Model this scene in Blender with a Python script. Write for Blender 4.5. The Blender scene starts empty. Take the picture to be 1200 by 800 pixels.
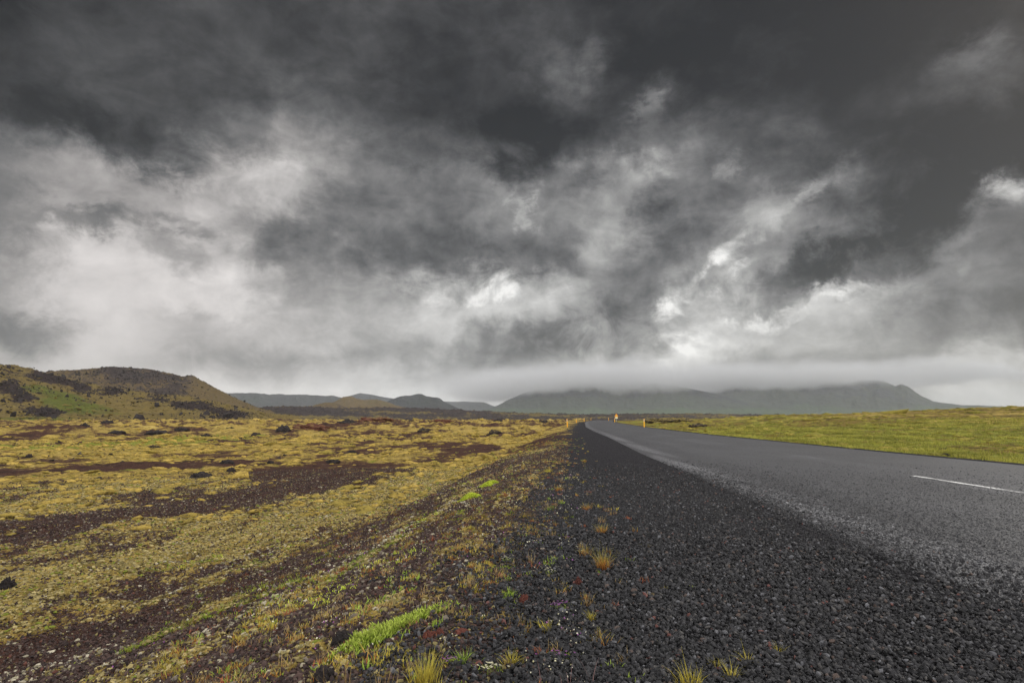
import bpy, math, random
import numpy as np
from math import radians as R_
from mathutils import Vector
random.seed(7); rng = np.random.default_rng(11)
S = bpy.context.scene; C = S.collection

# ------------------------------------------------------------------ camera frame
CAMZ, PITCH, FPX = 1.25, R_(7.52), 667.0
cp, sp = math.cos(PITCH), math.sin(PITCH)
def ray(u, v):
    a, b = (u-600)/FPX, -(v-400)/FPX
    return a, cp-b*sp, b*cp+sp
def gp(u, v, z=0.0):
    x, y, t = ray(u, v); s = (z-CAMZ)/min(t, -1e-4); return x*s, y*s
# ------------------------------------------------------------------ numpy noise
def ss(a, b, x):
    t = np.clip((x-a)/(b-a), 0, 1); return t*t*(3-2*t)
_tr = np.random.default_rng(5); _ang = _tr.uniform(0, 2*math.pi, 65536*2).astype(np.float32)
_GX, _GY = np.cos(_ang), np.sin(_ang)
def perlin(x, y, seed=0):
    x = np.asarray(x, np.float64); y = np.asarray(y, np.float64); x, y = np.broadcast_arrays(x, y)
    fx, fy = np.floor(x), np.floor(y); xi = fx.astype(np.int32) & 255; yi = fy.astype(np.int32) & 255
    xf = (x-fx).astype(np.float32); yf = (y-fy).astype(np.float32)
    u = xf*xf*xf*(xf*(xf*6-15)+10); v = yf*yf*yf*(yf*(yf*6-15)+10)
    off = (seed*7919) & 65535; xj = (xi+1) & 255; yj = ((yi+1) & 255)*256+off; yi = yi*256+off
    def g(ii, a, b): return _GX[ii]*a+_GY[ii]*b
    n0 = g(yi+xi, xf, yf); n0 = n0+(g(yi+xj, xf-1, yf)-n0)*u
    n1 = g(yj+xi, xf, yf-1); n1 = n1+(g(yj+xj, xf-1, yf-1)-n1)*u
    return ((n0+(n1-n0)*v)*1.5)
def fbm(x, y, o=4, seed=0, gain=.5, ridged=False):
    r = 0; a = 1; t = 0
    for k in range(o):
        n = perlin(x, y, seed+k*7)
        if ridged: n = 1-2*np.abs(n)
        r = r+a*n; t += a; a *= gain; x = x*2.03+17.3; y = y*2.03-9.1
    return r/t
# ------------------------------------------------------------------ road plan
def Gx(y): return np.interp(y, [-60, 2.7, 7, 16, 38, 69, 124, 150, 230, 400], [-.4, -.3, .15, 1.1, 3.5, 6.9, 14.0, 18.6, 33, 66])
def Lx(y): return np.interp(y, [-60, 4, 7, 12.5, 20, 35, 50, 71, 124, 160, 230, 400], [3.0, 3.1, 3.4, 3.8, 4.35, 5.8, 7.0, 9.0, 15.6, 21, 34, 67])
def Rx(y): return np.interp(y, [-60, 10, 21, 39, 55, 71, 120, 160, 230, 400], [13.4, 13.4, 13.3, 13.8, 14.9, 16.3, 21.9, 28.0, 41, 74])
def crest(y): return -7.5*ss(195, 420, y)
FR_U = [700, 840, 900, 975, 1050, 1110, 1200, 1400]; FR_V = [491, 490.5, 487, 485.3, 482.5, 479.5, 476.5, 472]
def height(x, y, fine=True):
    r = np.hypot(x, y)
    z = crest(np.where(r > 0, y, y))
    dl = Gx(y)-x
    emb = ss(-.1, 4.6, dl)*(1-.75*ss(45, 110, y))
    z = z-1.0*emb
    left = ss(.2, 2.5, dl)
    far = ss(25, 120, r)
    z = z+left*(.10*fbm(x/2.4, y/2.9, 3, 3)+.05*fbm(x/.7, y/.9, 3, 9))
    z = z+left*far*(1-.6*ss(250, 500, r))*(.55*fbm(x/14, y/22, 4, 21)+.9*np.maximum(0, fbm(x/9, y/9, 4, 25, ridged=True))**3)
    z = z+left*ss(8, 30, r)*.16*np.maximum(0, fbm(x/1.7, y/2.2, 3, 27)+.1)
    # right hand meadow, rising gently away from the road
    dr = x-(Rx(y)+.35)
    u = 600+FPX*x/np.maximum(y, .5)
    tgt = CAMZ+(488-np.interp(u, FR_U, FR_V))/FPX*110
    rise = tgt*ss(16, 110, y)*(1-ss(125, 230, y))*ss(2, 26, dr)
    rise = np.where(y > 0, rise, 0)
    right = ss(.2, 1.8, dr)
    z = z+rise-.18*ss(0, .9, dr)*(1-ss(2, 9, dr))
    z = z+right*(.05*fbm(x/1.9, y/1.9, 3, 33)+.035*fbm(x/.45, y/.45, 2, 35)+far*.20*fbm(x/8, y/12, 3, 37))
    # camber gravel roughness
    if fine:
        mid = (1-left)*(1-right)
        z = z+mid*.006*fbm(x/.12, y/.12, 2, 41)
        z = z+left*ss(60, 6, r)*.022*fbm(x/.13, y/.15, 3, 43, gain=.6)
    under = ss(.0, .35, x-Lx(y))*ss(.0, .35, Rx(y)-x)*(1-ss(330, 345, y))
    return z-.05*under
# ------------------------------------------------------------------ ground cover maps
def seg(pts, z=-.85, mode='uv'):
    return np.array([gp(u, v, z) for u, v in pts])
def pdist(x, y, pts):
    d = np.full(x.shape, 1e9)
    for (ax, ay), (bx, by) in zip(pts[:-1], pts[1:]):
        vx, vy = bx-ax, by-ay; L2 = vx*vx+vy*vy+1e-9
        t = np.clip(((x-ax)*vx+(y-ay)*vy)/L2, 0, 1)
        d = np.minimum(d, np.hypot(x-ax-t*vx, y-ay-t*vy))
    return d
BARE = [(seg([(30, 604), (200, 592), (420, 556)]), .9, 1.0), (seg([(0, 625), (70, 610)]), .6, .8),
        (seg([(-60, 770), (160, 715), (330, 668), (470, 610), (560, 566)]), .42, .9),
        (seg([(60, 800), (230, 752), (330, 706), (440, 655)]), .28, .9),
        (seg([(300, 800), (420, 740), (520, 650), (600, 575)], -.5), .35, .6),
        (seg([(150, 545), (300, 538), (430, 527)]), 1.6, .8), (seg([(0, 548), (120, 545)]), .9, .9)]
LICH = [(seg([(0, 785), (110, 758)]), .28, 1.1), (seg([(255, 775), (340, 742), (410, 700), (470, 660), (520, 628)]), .22, 1.0),
        (seg([(120, 690), (300, 640), (420, 600)]), .35, .5), (seg([(330, 600), (480, 560)]), .6, .45)]
GREEN = [(seg([(160, 770), (260, 736), (350, 716)]), .10, 1.0), (seg([(385, 704), (430, 680), (470, 655)], -.6), .055, 1.1),
         (seg([(60, 522), (150, 520), (260, 512)]), 3.5, .8), (seg([(180, 655), (250, 648)]), .1, .7), (seg([(290, 655), (330, 650)]), .1, .7)]
MOSS = [(seg([(-40, 690), (200, 640), (400, 590), (520, 552), (620, 515)]), .7, .55), (seg([(0, 590), (200, 560)]), .9, .3)]
def cover(x, y):
    """weights: bare, lichen, green, gravel (the rest is yellow moss)"""
    r = np.hypot(x, y); dl = Gx(y)-x; dr = x-(Rx(y)+.35)
    # coordinates along the road stretch the patches
    xr = x-Gx(y)
    w = fbm(x/1.3, y/1.3, 3, 51)*.5
    n = fbm(xr/.9+w, y/2.4, 4, 61)*.55+fbm(xr/.30, y/.5, 4, 63)*.6+fbm(x/.09, y/.11, 3, 64)*.40
    nf = fbm(x/8, y/15, 4, 65)*1.1+fbm(x/2.0, y/3.6, 4, 66)*.7+fbm(x/.55, y/.8, 3, 67)*.45+ss(60, 140, r)*.3*fbm(x/16, y/30, 4, 68)
    k = ss(9, 26, r)
    n = n*(1-k)+nf*k
    bare = n+.06+.0*k
    jit = (.75*fbm(x/.9, y/1.5, 4, 71)+.55*fbm(x/.2, y/.3, 3, 72))*(1+1.2*ss(10, 30, r))
    for p, wd, s in BARE: bare = bare+.62*s*ss(1.7, .2, pdist(x, y, p)/wd+jit)
    for p, wd, s in MOSS: bare = bare-.7*s*ss(1.7, .2, pdist(x, y, p)/wd+jit)
    slope = ss(-.3, .6, dl)*(1-ss(2.2, 5.0, dl))*(1-ss(60, 90, y))
    bare = bare+.10*slope
    lich = -.34+fbm(xr/.8, y/1.4, 3, 81)*.6+fbm(x/.14, y/.16, 3, 82)*.55-.35*k
    for p, wd, s in LICH: lich = lich+.38*s*ss(2.6, .1, pdist(x, y, p)/wd+jit*1.4)
    green = -.36+fbm(xr/.7, y/1.3, 4, 91)*.9+.12*k
    for p, wd, s in GREEN: green = green+s*ss(1.4, .5, pdist(x, y, p)/wd+jit*.8)
    bare = bare-1.2*ss(.1, .5, green)
    # right side
    rt = ss(-.1, .4, dr+jit*.4)
    rn = fbm(x/9, y/14, 4, 95)*.9+.6*fbm(x/2, y/3, 4, 96)+.5*fbm(x/.5, y/.7, 3, 97)
    far_r = ss(30, 80, r)
    bare = bare*(1-rt)+rt*(rn*1.4-.30+.55*far_r)
    green = green*(1-rt)+rt*(.62*ss(48, 14, dr)-.10+rn*1.0)
    lich = lich*(1-rt)-rt
    grav = ss(1.2, -1.1, dl+jit*1.1)*(1-rt)
    return bare, lich, green, grav, rt
def tone(x, y):
    r = np.hypot(x, y); a = ss(5, 18, r); b = ss(35, 120, r)
    n1 = fbm(x/.10, y/.12, 3, 151); n2 = fbm(x/.45, y/.6, 4, 152); n3 = fbm(x/2.2, y/3.2, 5, 153, gain=.65)
    return (n1*.6+n2*.6)*(1-a)+a*(1-b)*(n2*.75+n3*.45)+b*n3*1.0
# ------------------------------------------------------------------ helpers
def mesh_np(name, verts, faces, mat=None, smooth=True, link=True):
    """faces: (n,k) int array with one k"""
    me = bpy.data.meshes.new(name)
    verts = np.asarray(verts, np.float32); faces = np.asarray(faces, np.int32)
    n, k = faces.shape
    me.vertices.add(len(verts)); me.vertices.foreach_set('co', verts.ravel())
    me.loops.add(n*k); me.loops.foreach_set('vertex_index', faces.ravel())
    me.polygons.add(n); me.polygons.foreach_set('loop_start', np.arange(0, n*k, k, dtype=np.int32))
    me.polygons.foreach_set('loop_total', np.full(n, k, np.int32))
    me.polygons.foreach_set('use_smooth', np.full(n, smooth))
    me.update(calc_edges=True)
    if mat: me.materials.append(mat)
    o = bpy.data.objects.new(name, me)
    if link: C.objects.link(o)
    return o
def attr(o, name, data, typ='FLOAT'):
    a = o.data.attributes.new(name, typ, 'POINT')
    a.data.foreach_set('value' if typ == 'FLOAT' else ('vector' if typ == 'FLOAT_VECTOR' else 'color'), np.asarray(data, np.float32).ravel())
def tag(o, label=None, cat=None, group=None, kind=None):
    for k, v in (('label', label), ('category', cat), ('group', group), ('kind', kind)):
        if v: o[k] = v
    return o
def grid_faces(nr, nc, wrap=False):
    i = np.arange(nr-1)[:, None]; j = np.arange(nc if wrap else nc-1)[None, :]
    j2 = (j+1) % nc
    a = i*nc+j; b = i*nc+j2; c = (i+1)*nc+j2; d = (i+1)*nc+j
    return np.stack([a, b, c, d], -1).reshape(-1, 4)
class NT:
    def __init__(s, tree): s.t = tree; s.n = tree.nodes; s.l = tree.links
    def new(s, typ, **kw):
        nd = s.n.new(typ)
        for k, v in kw.items(): setattr(nd, k, v)
        return nd
    def put(s, sock, v):
        if isinstance(v, bpy.types.NodeSocket): s.l.new(v, sock)
        elif v is not None: sock.default_value = v
    def m(s, op, a, b=None, c=None, clamp=False):
        nd = s.new('ShaderNodeMath', operation=op, use_clamp=clamp)
        for i, v in enumerate((a, b, c)): s.put(nd.inputs[i], v)
        return nd.outputs[0]
    def vm(s, op, a, b=None, scale=None):
        nd = s.new('ShaderNodeVectorMath', operation=op)
        s.put(nd.inputs[0], a)
        if b is not None: s.put(nd.inputs[1], b)
        if scale is not None: s.put(nd.inputs['Scale'], scale)
        return nd.outputs['Value'] if op in ('LENGTH', 'DOT_PRODUCT') else nd.outputs[0]
    def noise(s, vec, scale, detail=4, rough=.55, dist=0, col=False):
        nd = s.new('ShaderNodeTexNoise'); s.put(nd.inputs['Vector'], vec)
        for k, v in (('Scale', scale), ('Detail', detail), ('Roughness', rough), ('Distortion', dist)): nd.inputs[k].default_value = v
        return nd.outputs['Color' if col else 'Fac']
    def vor(s, vec, scale, feature='F1', out='Distance', rand=1):
        nd = s.new('ShaderNodeTexVoronoi', feature=feature); s.put(nd.inputs['Vector'], vec)
        nd.inputs['Scale'].default_value = scale; nd.inputs['Randomness'].default_value = rand
        return nd.outputs[out]
    def mr(s, v, a, b, c=0., d=1., mode='SMOOTHSTEP'):
        nd = s.new('ShaderNodeMapRange', interpolation_type=mode)
        for i, x in enumerate((v, a, b, c, d)): s.put(nd.inputs[i], x)
        return nd.outputs[0]
    def mix(s, f, a, b, blend='MIX'):
        nd = s.new('ShaderNodeMix', data_type='RGBA', blend_type=blend)
        s.put(nd.inputs[0], f)
        for i, v in ((6, a), (7, b)):
            if isinstance(v, tuple) and len(v) == 3: v = v+(1,)
            s.put(nd.inputs[i], v)
        return nd.outputs[2]
    def mul(s, col, f):
        return s.vm('SCALE', col, scale=f)
    def at(s, name):
        return s.new('ShaderNodeAttribute', attribute_name=name)
    def ramp(s, f, stops, interp='LINEAR'):
        nd = s.new('ShaderNodeValToRGB'); cr = nd.color_ramp; cr.interpolation = interp
        while len(cr.elements) > 1: cr.elements.remove(cr.elements[-1])
        cr.elements[0].position = stops[0][0]; 
        for p, c in stops[1:]: cr.elements.new(p)
        for e, (p, c) in zip(cr.elements, stops): e.color = tuple(c)+(1,) if not isinstance(c, float) else (c, c, c, 1)
        s.put(nd.inputs[0], f); return nd.outputs[0]
def material(name, fn, rough=.9, spec=.3):
    m = bpy.data.materials.new(name); m.use_nodes = True
    t = NT(m.node_tree); b = m.node_tree.nodes['Principled BSDF']
    b.inputs['Roughness'].default_value = rough; b.inputs['Specular IOR Level'].default_value = spec
    fn(t, b); return m
def pos(t): return t.new('ShaderNodeNewGeometry').outputs['Position']
def bump(t, b, h, strength=.5, dist=.02):
    nd = t.new('ShaderNodeBump'); nd.inputs['Strength'].default_value = strength; nd.inputs['Distance'].default_value = dist
    t.put(nd.inputs['Height'], h); t.l.new(nd.outputs[0], b.inputs['Normal'])

# ------------------------------------------------------------------ materials
def ground_fn(t, b):
    P = pos(t)
    ba, li, gr, gv, rt = [t.at(k).outputs['Fac'] for k in ('bare', 'lichen', 'green', 'gravel', 'meadow')]
    n1 = t.noise(P, 1.1, 6, .6); n2 = t.noise(P, 9, 5, .65); n3 = t.noise(P, 45, 4, .7); n4 = t.noise(P, 140, 2, .6)
    fine = t.m('ADD', t.m('MULTIPLY', n2, .5), t.m('MULTIPLY', n3, .5))
    f0 = t.m('SUBTRACT', fine, .5)
    def th(w, k, a, c): return t.mr(t.m('ADD', w, t.m('MULTIPLY', f0, k)), a, c)
    tn = t.at('tone').outputs['Fac']
    ochre = t.mix(t.mr(n1, .35, .65), (.35, .235, .055), (.24, .175, .042))
    ochre = t.mix(t.mr(n3, .42, .66), ochre, (.40, .31, .10))
    ochre = t.mix(t.mr(n2, .5, .3, 0, .6), ochre, (.10, .075, .025))
    ochre = t.mix(t.mr(tn, -.02, -.38, 0, .85), ochre, (.07, .052, .02))
    ochre = t.mix(t.mr(tn, .08, .42, 0, .7), ochre, (.50, .38, .12))
    grass = t.mix(t.mr(n2, .35, .65), (.10, .125, .018), (.20, .215, .030))
    grass = t.mix(t.mr(n3, .5, .68), grass, (.36, .32, .08))
    grass = t.mix(t.mr(tn, -.02, -.38, 0, .8), grass, (.06, .06, .015))
    grass = t.mix(t.mr(tn, .1, .4, 0, .6), grass, (.36, .33, .09))
    earth = t.mix(t.mr(n3, .38, .62), (.026, .014, .011), (.092, .048, .035))
    earth = t.mix(t.mr(n2, .5, .75), earth, (.10, .058, .045))
    earth = t.mix(t.mr(tn, 0, -.4, 0, .7), earth, (.014, .011, .011))
    earth = t.mix(t.mr(tn, .2, .45, 0, .5), earth, (.15, .12, .07))
    lich = t.mix(t.mr(n3, .35, .65), (.22, .20, .155), (.47, .44, .38))
    meadow_b = t.mix(t.mr(n2, .35, .65), (.12, .085, .025), (.20, .145, .035))
    meadow_b = t.mix(t.mr(tn, .05, -.3, 0, .9), meadow_b, (.035, .026, .012))
    stone = t.mix(t.mr(t.vor(P, 38, out='Color'), .2, .9), (.012, .012, .014), (.055, .052, .054))
    c = t.mix(th(gr, 1.0, .05, .22), ochre, grass)
    earth2 = t.mix(rt, earth, meadow_b)
    c = t.mix(th(ba, 2.6, -.02, .20), c, earth2)
    c = t.mix(th(li, 1.7, .12, .26), c, lich)
    c = t.mix(th(gv, 1.4, .42, .6), c, stone)
    t.l.new(c, b.inputs['Base Color'])
    vd = t.vor(P, 38)
    h = t.m('ADD', t.m('MULTIPLY', n2, 1.6), t.m('ADD', n3, t.m('MULTIPLY', vd, -.8)))
    bump(t, b, h, 1.0, .035)
M_ground = material('ground_cover', ground_fn, .95, .05)

def road_fn(t, b):
    P = pos(t); ac = t.at('across').outputs['Fac']
    st = t.new('ShaderNodeMapping'); st.inputs['Scale'].default_value = (1.6, .16, 1); t.put(st.inputs['Vector'], P)
    streak = t.noise(st.outputs[0], 1.0, 6, .65)
    chip = t.m('ADD', t.m('MULTIPLY', t.vor(P, 46, out='Color'), .6), t.m('MULTIPLY', t.mr(t.noise(P, 14, 6, .85), .3, .7), .4)); vd = t.vor(P, 46)
    n = t.noise(P, 60, 3, .7); n0 = t.noise(P, .35, 4, .6); n9 = t.noise(P, 5, 5, .7)
    base = t.mix(t.mr(chip, .15, .95), (.008, .008, .009), (.070, .069, .071))
    base = t.mix(t.mr(vd, .35, .75, 0, .6), base, (.018, .018, .02))
    base = t.mix(t.mr(n0, .3, .7, 0, .45), base, t.mix(t.mr(chip, .1, .9), (.03, .03, .032), (.088, .088, .092)))
    # pale worn bands in the wheel tracks and along the loose left edge
    def band(c0, w): return t.mr(t.m('ABSOLUTE', t.m('SUBTRACT', ac, c0)), w, 0.)
    wear = t.m('MULTIPLY', band(t.m('ADD', .055, t.m('MULTIPLY', t.m('SUBTRACT', n9, .5), .12)), .075), t.mr(t.m('ADD', streak, t.m('MULTIPLY', n9, .35)), .52, .80))
    wear = t.m('MAXIMUM', wear, t.m('MULTIPLY', band(.50, .10), t.mr(t.m('ADD', streak, t.m('MULTIPLY', n9, .3)), .60, .86, 0, .6)))
    wear = t.m('MAXIMUM', wear, t.m('MULTIPLY', band(.24, .2), t.mr(t.m('ADD', streak, t.m('MULTIPLY', n9, .2)), .55, .85, 0, .35)))
    base = t.mix(t.mr(ac, .30, .0, 0, .6), base, (.018, .018, .019))
    wear = t.m('MULTIPLY', wear, t.mr(t.m('ADD', t.m('MULTIPLY', n, .5), t.m('MULTIPLY', t.noise(P, 18, 5, .8), .5)), .42, .58, .1, .9))
    # loose cinders blown over the left margin
    loose = t.mr(t.m('ADD', ac, t.m('MULTIPLY', t.m('SUBTRACT', t.m('ADD', n9, n), 1.), .26)), .20, .0)
    c = t.mix(loose, base, t.mix(t.mr(chip, .2, .9), (.012, .012, .014), (.055, .052, .054)))
    c = t.mix(wear, c, (.17, .17, .175))
    t.l.new(c, b.inputs['Base Color'])
    t.l.new(t.mr(chip, .1, .9, .42, .75), b.inputs['Roughness'])
    bump(t, b, t.m('ADD', t.m('MULTIPLY', vd, -1.), t.m('MULTIPLY', n, .5)), .8, .012)
M_road = material('chip_seal', road_fn, .6, .45)

def line_fn(t, b):
    P = pos(t); n = t.noise(P, 30, 5, .75); n2 = t.noise(P, 2.5, 4, .6)
    w = t.mr(t.m('ADD', n, t.m('MULTIPLY', n2, .6)), .66, .92)
    t.l.new(t.mix(w, (.08, .08, .08), (.66, .66, .63)), b.inputs['Base Color'])
    bump(t, b, n, .5, .01)
M_line = material('worn_white_paint', line_fn, .7)

def stone_mat(name, a, c, tints=(), rough=.75, spec=.4):
    def fn(t, b):
        P = pos(t); ti = t.at('tint').outputs['Fac']
        col = t.mix(ti, a, c)
        for lo, hi, cc in tints: col = t.mix(t.m('MULTIPLY', t.m('GREATER_THAN', ti, lo), t.m('LESS_THAN', ti, hi)), col, cc)
        col = t.mix(t.mr(t.noise(P, 160, 3, .7), .35, .7, 0, .5), col, t.mul(col, .35))
        t.l.new(col, b.inputs['Base Color']); bump(t, b, t.noise(P, 220, 3, .7), .7, .004)
    return material(name, fn, rough, spec)
M_gravel = stone_mat('black_cinder', (.003, .003, .003), (.040, .039, .041), [(.93, .955, (.085, .06, .048)), (.965, .970, (.12, .045, .035)), (.85, .9, (.06, .056, .052)), (.70, .74, (.11, .11, .115))])
M_chip = stone_mat('road_chip', (.016, .016, .017), (.068, .068, .071), [(.96, 1.01, (.20, .20, .20))], .6)
M_cinder = stone_mat('purple_brown_cinder', (.017, .010, .008), (.095, .056, .044), [(.9, .98, (.17, .14, .105)), (.83, .85, (.12, .045, .03)), (.74, .8, (.20, .165, .06))], .9)
M_lichen = stone_mat('grey_lichen', (.17, .15, .085), (.50, .45, .33), rough=.98, spec=.1)
M_mossc = stone_mat('ochre_moss', (.11, .088, .03), (.42, .34, .15), [(.8, .9, (.17, .19, .03))], .98, .1)

def tuss(a, c, d):
    def fn(t, b):
        P = pos(t); ti = t.at('tint').outputs['Fac']; n = t.noise(P, 7, 8, .75)
        col = t.mix(t.mr(n, .35, .65), t.mix(ti, a, c), t.mul(t.mix(ti, a, c), 1.5)); col = t.mix(t.mr(n, .5, .35, 0, .8), col, d)
        t.l.new(col, b.inputs['Base Color']); bump(t, b, n, 1, .06)
    return fn
M_tuss = material('tussock_moss', tuss((.18, .14, .032), (.33, .23, .055), (.05, .036, .022)), .95, .1)
M_tussh = material('hill_tussock', tuss((.085, .07, .022), (.15, .11, .036), (.05, .04, .02)), .95, .1)
M_tussr = material('meadow_tussock', tuss((.13, .12, .02), (.24, .19, .04), (.06, .055, .015)), .95, .1)
def blade_mat(name, root, mid, tip, trans=.25):
    def fn(t, b):
        h = t.at('h').outputs['Fac']; ti = t.at('tint').outputs['Fac']
        c = t.ramp(h, [(0., root), (.45, mid), (1., tip)])
        c = t.mul(c, t.mr(ti, 0, 1, .45, 1.4, 'LINEAR'))
        t.l.new(c, b.inputs['Base Color'])
        out = t.n['Material Output']; tr = t.new('ShaderNodeBsdfTranslucent'); t.l.new(c, tr.inputs[0])
        mx = t.new('ShaderNodeMixShader'); mx.inputs[0].default_value = trans
        t.l.new(b.outputs[0], mx.inputs[1]); t.l.new(tr.outputs[0], mx.inputs[2]); t.l.new(mx.outputs[0], out.inputs[0])
    return material(name, fn, .7, .12)
M_orange = blade_mat('orange_green_grass', (.32, .09, .03), (.40, .20, .05), (.30, .33, .07))
M_yellow = blade_mat('yellow_grass', (.30, .20, .04), (.45, .36, .05), (.42, .38, .08))
M_green = blade_mat('green_grass', (.10, .15, .02), (.22, .33, .04), (.36, .42, .07))
M_rust = blade_mat('rust_red_leaves', (.16, .05, .03), (.28, .08, .045), (.34, .15, .06))
M_straw = blade_mat('straw_stems', (.20, .10, .05), (.36, .24, .09), (.42, .34, .16))
M_twig = blade_mat('mauve_twig', (.12, .07, .06), (.20, .12, .11), (.30, .18, .17), 0)
M_mead = blade_mat('meadow_grass', (.10, .115, .018), (.23, .235, .032), (.41, .36, .09))
M_fieldg = blade_mat('ochre_grass', (.18, .13, .02), (.34, .26, .04), (.50, .40, .10))
M_cush = blade_mat('lime_cushion', (.22, .28, .02), (.50, .60, .05), (.70, .74, .12))
M_flower = stone_mat('white_petals', (.60, .55, .28), (.80, .77, .60), rough=.7)
M_purple = stone_mat('purple_petals', (.28, .07, .30), (.42, .14, .42), rough=.7)

def lava_fn(dark, light, moss=None, mlo=.5):
    def fn(t, b):
        P = pos(t); n = t.noise(P, 3.5, 8, .7); n2 = t.noise(P, 22, 5, .7)
        c = t.mix(t.mr(n, .3, .7), dark, light)
        c = t.mix(t.mr(n2, .5, .75, 0, .5), c, t.mul(c, 2.0))
        if moss:
            nz = t.new('ShaderNodeSeparateXYZ'); t.l.new(t.new('ShaderNodeNewGeometry').outputs['Normal'], nz.inputs[0])
            c = t.mix(t.mr(t.m('ADD', nz.outputs[2], t.m('MULTIPLY', t.m('SUBTRACT', n, .5), 2.0)), mlo, mlo+.35), c, moss)
        t.l.new(c, b.inputs['Base Color']); bump(t, b, t.m('ADD', n, t.m('MULTIPLY', n2, .4)), .9, .12)
    return fn
M_lava = material('black_lava', lava_fn((.010, .009, .009), (.045, .036, .033)), .9, .2)
M_lavam = material('mossy_lava', lava_fn((.012, .010, .010), (.05, .038, .034), (.20, .15, .035), .75), .9, .2)
M_redl = material('rust_red_lava', lava_fn((.05, .016, .012), (.16, .055, .038)), .9, .2)
M_redm = material('rust_red_mossy_lava', lava_fn((.045, .018, .012), (.13, .05, .03), (.17, .12, .03), .85), .9, .2)

def hill_fn(grass, moss, rock, scale, dark=None):
    def fn(t, b):
        P = pos(t); w = t.at('rock').outputs['Fac']; gw = t.at('green').outputs['Fac']
        n = t.noise(P, scale, 8, .68); n2 = t.noise(P, scale*6, 6, .7)
        c = t.mix(t.mr(t.m('ADD', gw, t.m('SUBTRACT', n, .5)), .4, .65), moss, grass)
        c = t.mix(t.mr(n2, .4, .7, 0, .55), c, t.mul(c, .45))
        n3 = t.noise(P, scale*2.2, 10, .8)
        c = t.mix(t.mr(n3, .52, .66, 0, .75), c, t.mul(rock, 1.6))
        c = t.mix(t.mr(n3, .45, .34, 0, .6), c, t.mul(c, 1.7))
        c = t.mix(t.mr(t.m('ADD', w, t.m('MULTIPLY', t.m('SUBTRACT', t.m('ADD', t.m('MULTIPLY', n, .45), t.m('MULTIPLY', n2, .55)), .5), 2.2)), .42, .56), c, t.mix(t.mr(n2, .35, .7), rock, t.mul(rock, 2.2)))
        t.l.new(c, b.inputs['Base Color']); bump(t, b, t.m('ADD', n, t.m('MULTIPLY', n2, .3)), .8, 1.2/scale/10)
    return fn
M_hill = material('hill_turf', hill_fn((.085, .095, .02), (.135, .10, .034), (.018, .013, .012), .06), .95, .1)
M_hillb = material('brown_hill_turf', hill_fn((.08, .068, .026), (.105, .075, .034), (.026, .020, .018), .05), .95, .1)
M_lavaf = material('lava_ridge_cover', hill_fn((.09, .09, .03), (.13, .10, .035), (.024, .019, .018), .03), .95, .1)
M_mount = material('mountain_cover', hill_fn((.040, .062, .030), (.035, .042, .032), (.014, .015, .019), .0022), .95, .1)
M_ridge = material('far_ridge_cover', hill_fn((.035, .042, .036), (.04, .042, .042), (.02, .021, .027), .002), .95, .1)

# ------------------------------------------------------------------ ground sheet
fine_az = np.linspace(-52, 52, 1150)
coarse = np.concatenate([np.arange(52.8, 180, 2.4), np.arange(-180, -52.8, 2.4)])
az = np.radians(np.concatenate([fine_az, coarse])); az = az[np.argsort(az)]
rs = [0.25, .6, 1.0, 1.4]
r = 1.7
while r < 11000:
    rs.append(r); r *= 1+min(max(r/850, .004), .0095 if r < 900 else .03)
rs = np.array(rs)
RR, AA = np.meshgrid(rs, az, indexing='ij')
X = RR*np.sin(AA); Y = RR*np.cos(AA)
Zt = height(X, Y)
cov = cover(X, Y)
bare_n, lich_n, gr_n, grav_n, rt_n = cov
mossw = ss(.2, -.2, bare_n)*(1-grav_n)*ss(90, 8, RR)
Zt = Zt+.05*mossw*(1-rt_n)*(.6+.4*fbm(X/.3, Y/.3, 2, 99))
F = grid_faces(len(rs), len(az), wrap=True)
ground = mesh_np('ground', np.stack([X, Y, Zt], -1).reshape(-1, 3), F[:, ::-1], M_ground)
for k, d in zip(('bare', 'lichen', 'green', 'gravel', 'meadow'), cov): attr(ground, k, np.clip(d, -2, 2))
attr(ground, 'tone', tone(X, Y))
tag(ground, 'ochre moss, brown cinder and grass covering the open ground either side of the road', None, None, 'structure')
def zt(x, y):
    z = height(x, y); b, l, g, gv, rt = cover(x, y)
    return z+.05*ss(.2, -.2, b)*(1-gv)*ss(90, 8, np.hypot(x, y))*(1-rt)*(.6+.4*fbm(x/.3, y/.3, 2, 99))
def z1(x, y): return float(zt(np.array([x]), np.array([y]))[0])
# ------------------------------------------------------------------ road
ys = np.concatenate([np.linspace(-60, 0, 30)[:-1], np.linspace(0, 40, 200)[:-1], np.linspace(40, 330, 200)])
na = 60; ac = np.linspace(0, 1, na)
YY, AC = np.meshgrid(ys, ac, indexing='ij')
lo = Lx(YY); hi = Rx(YY)
from_l = .10*fbm(YY/.5, YY*0, 3, 120)*(AC == 0)
XX = lo+(hi-lo)*AC+from_l
ZZ = crest(YY)+.03*np.sin(np.clip(AC, 0, 1)*math.pi)-.004+.006
ZZ = np.where((AC == 0) | (AC == 1), ZZ-.05, ZZ)
road = mesh_np('road', np.stack([XX, YY, ZZ], -1).reshape(-1, 3), grid_faces(len(ys), na)[:, ::-1], M_road)
attr(road, 'across', AC); tag(road, 'grey chip sealed country road curving right towards the mountain', None, None, 'structure')
def road_z(a, y): return float(crest(np.array([y]))[0])+.03*math.sin(a*math.pi)+.002
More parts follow.
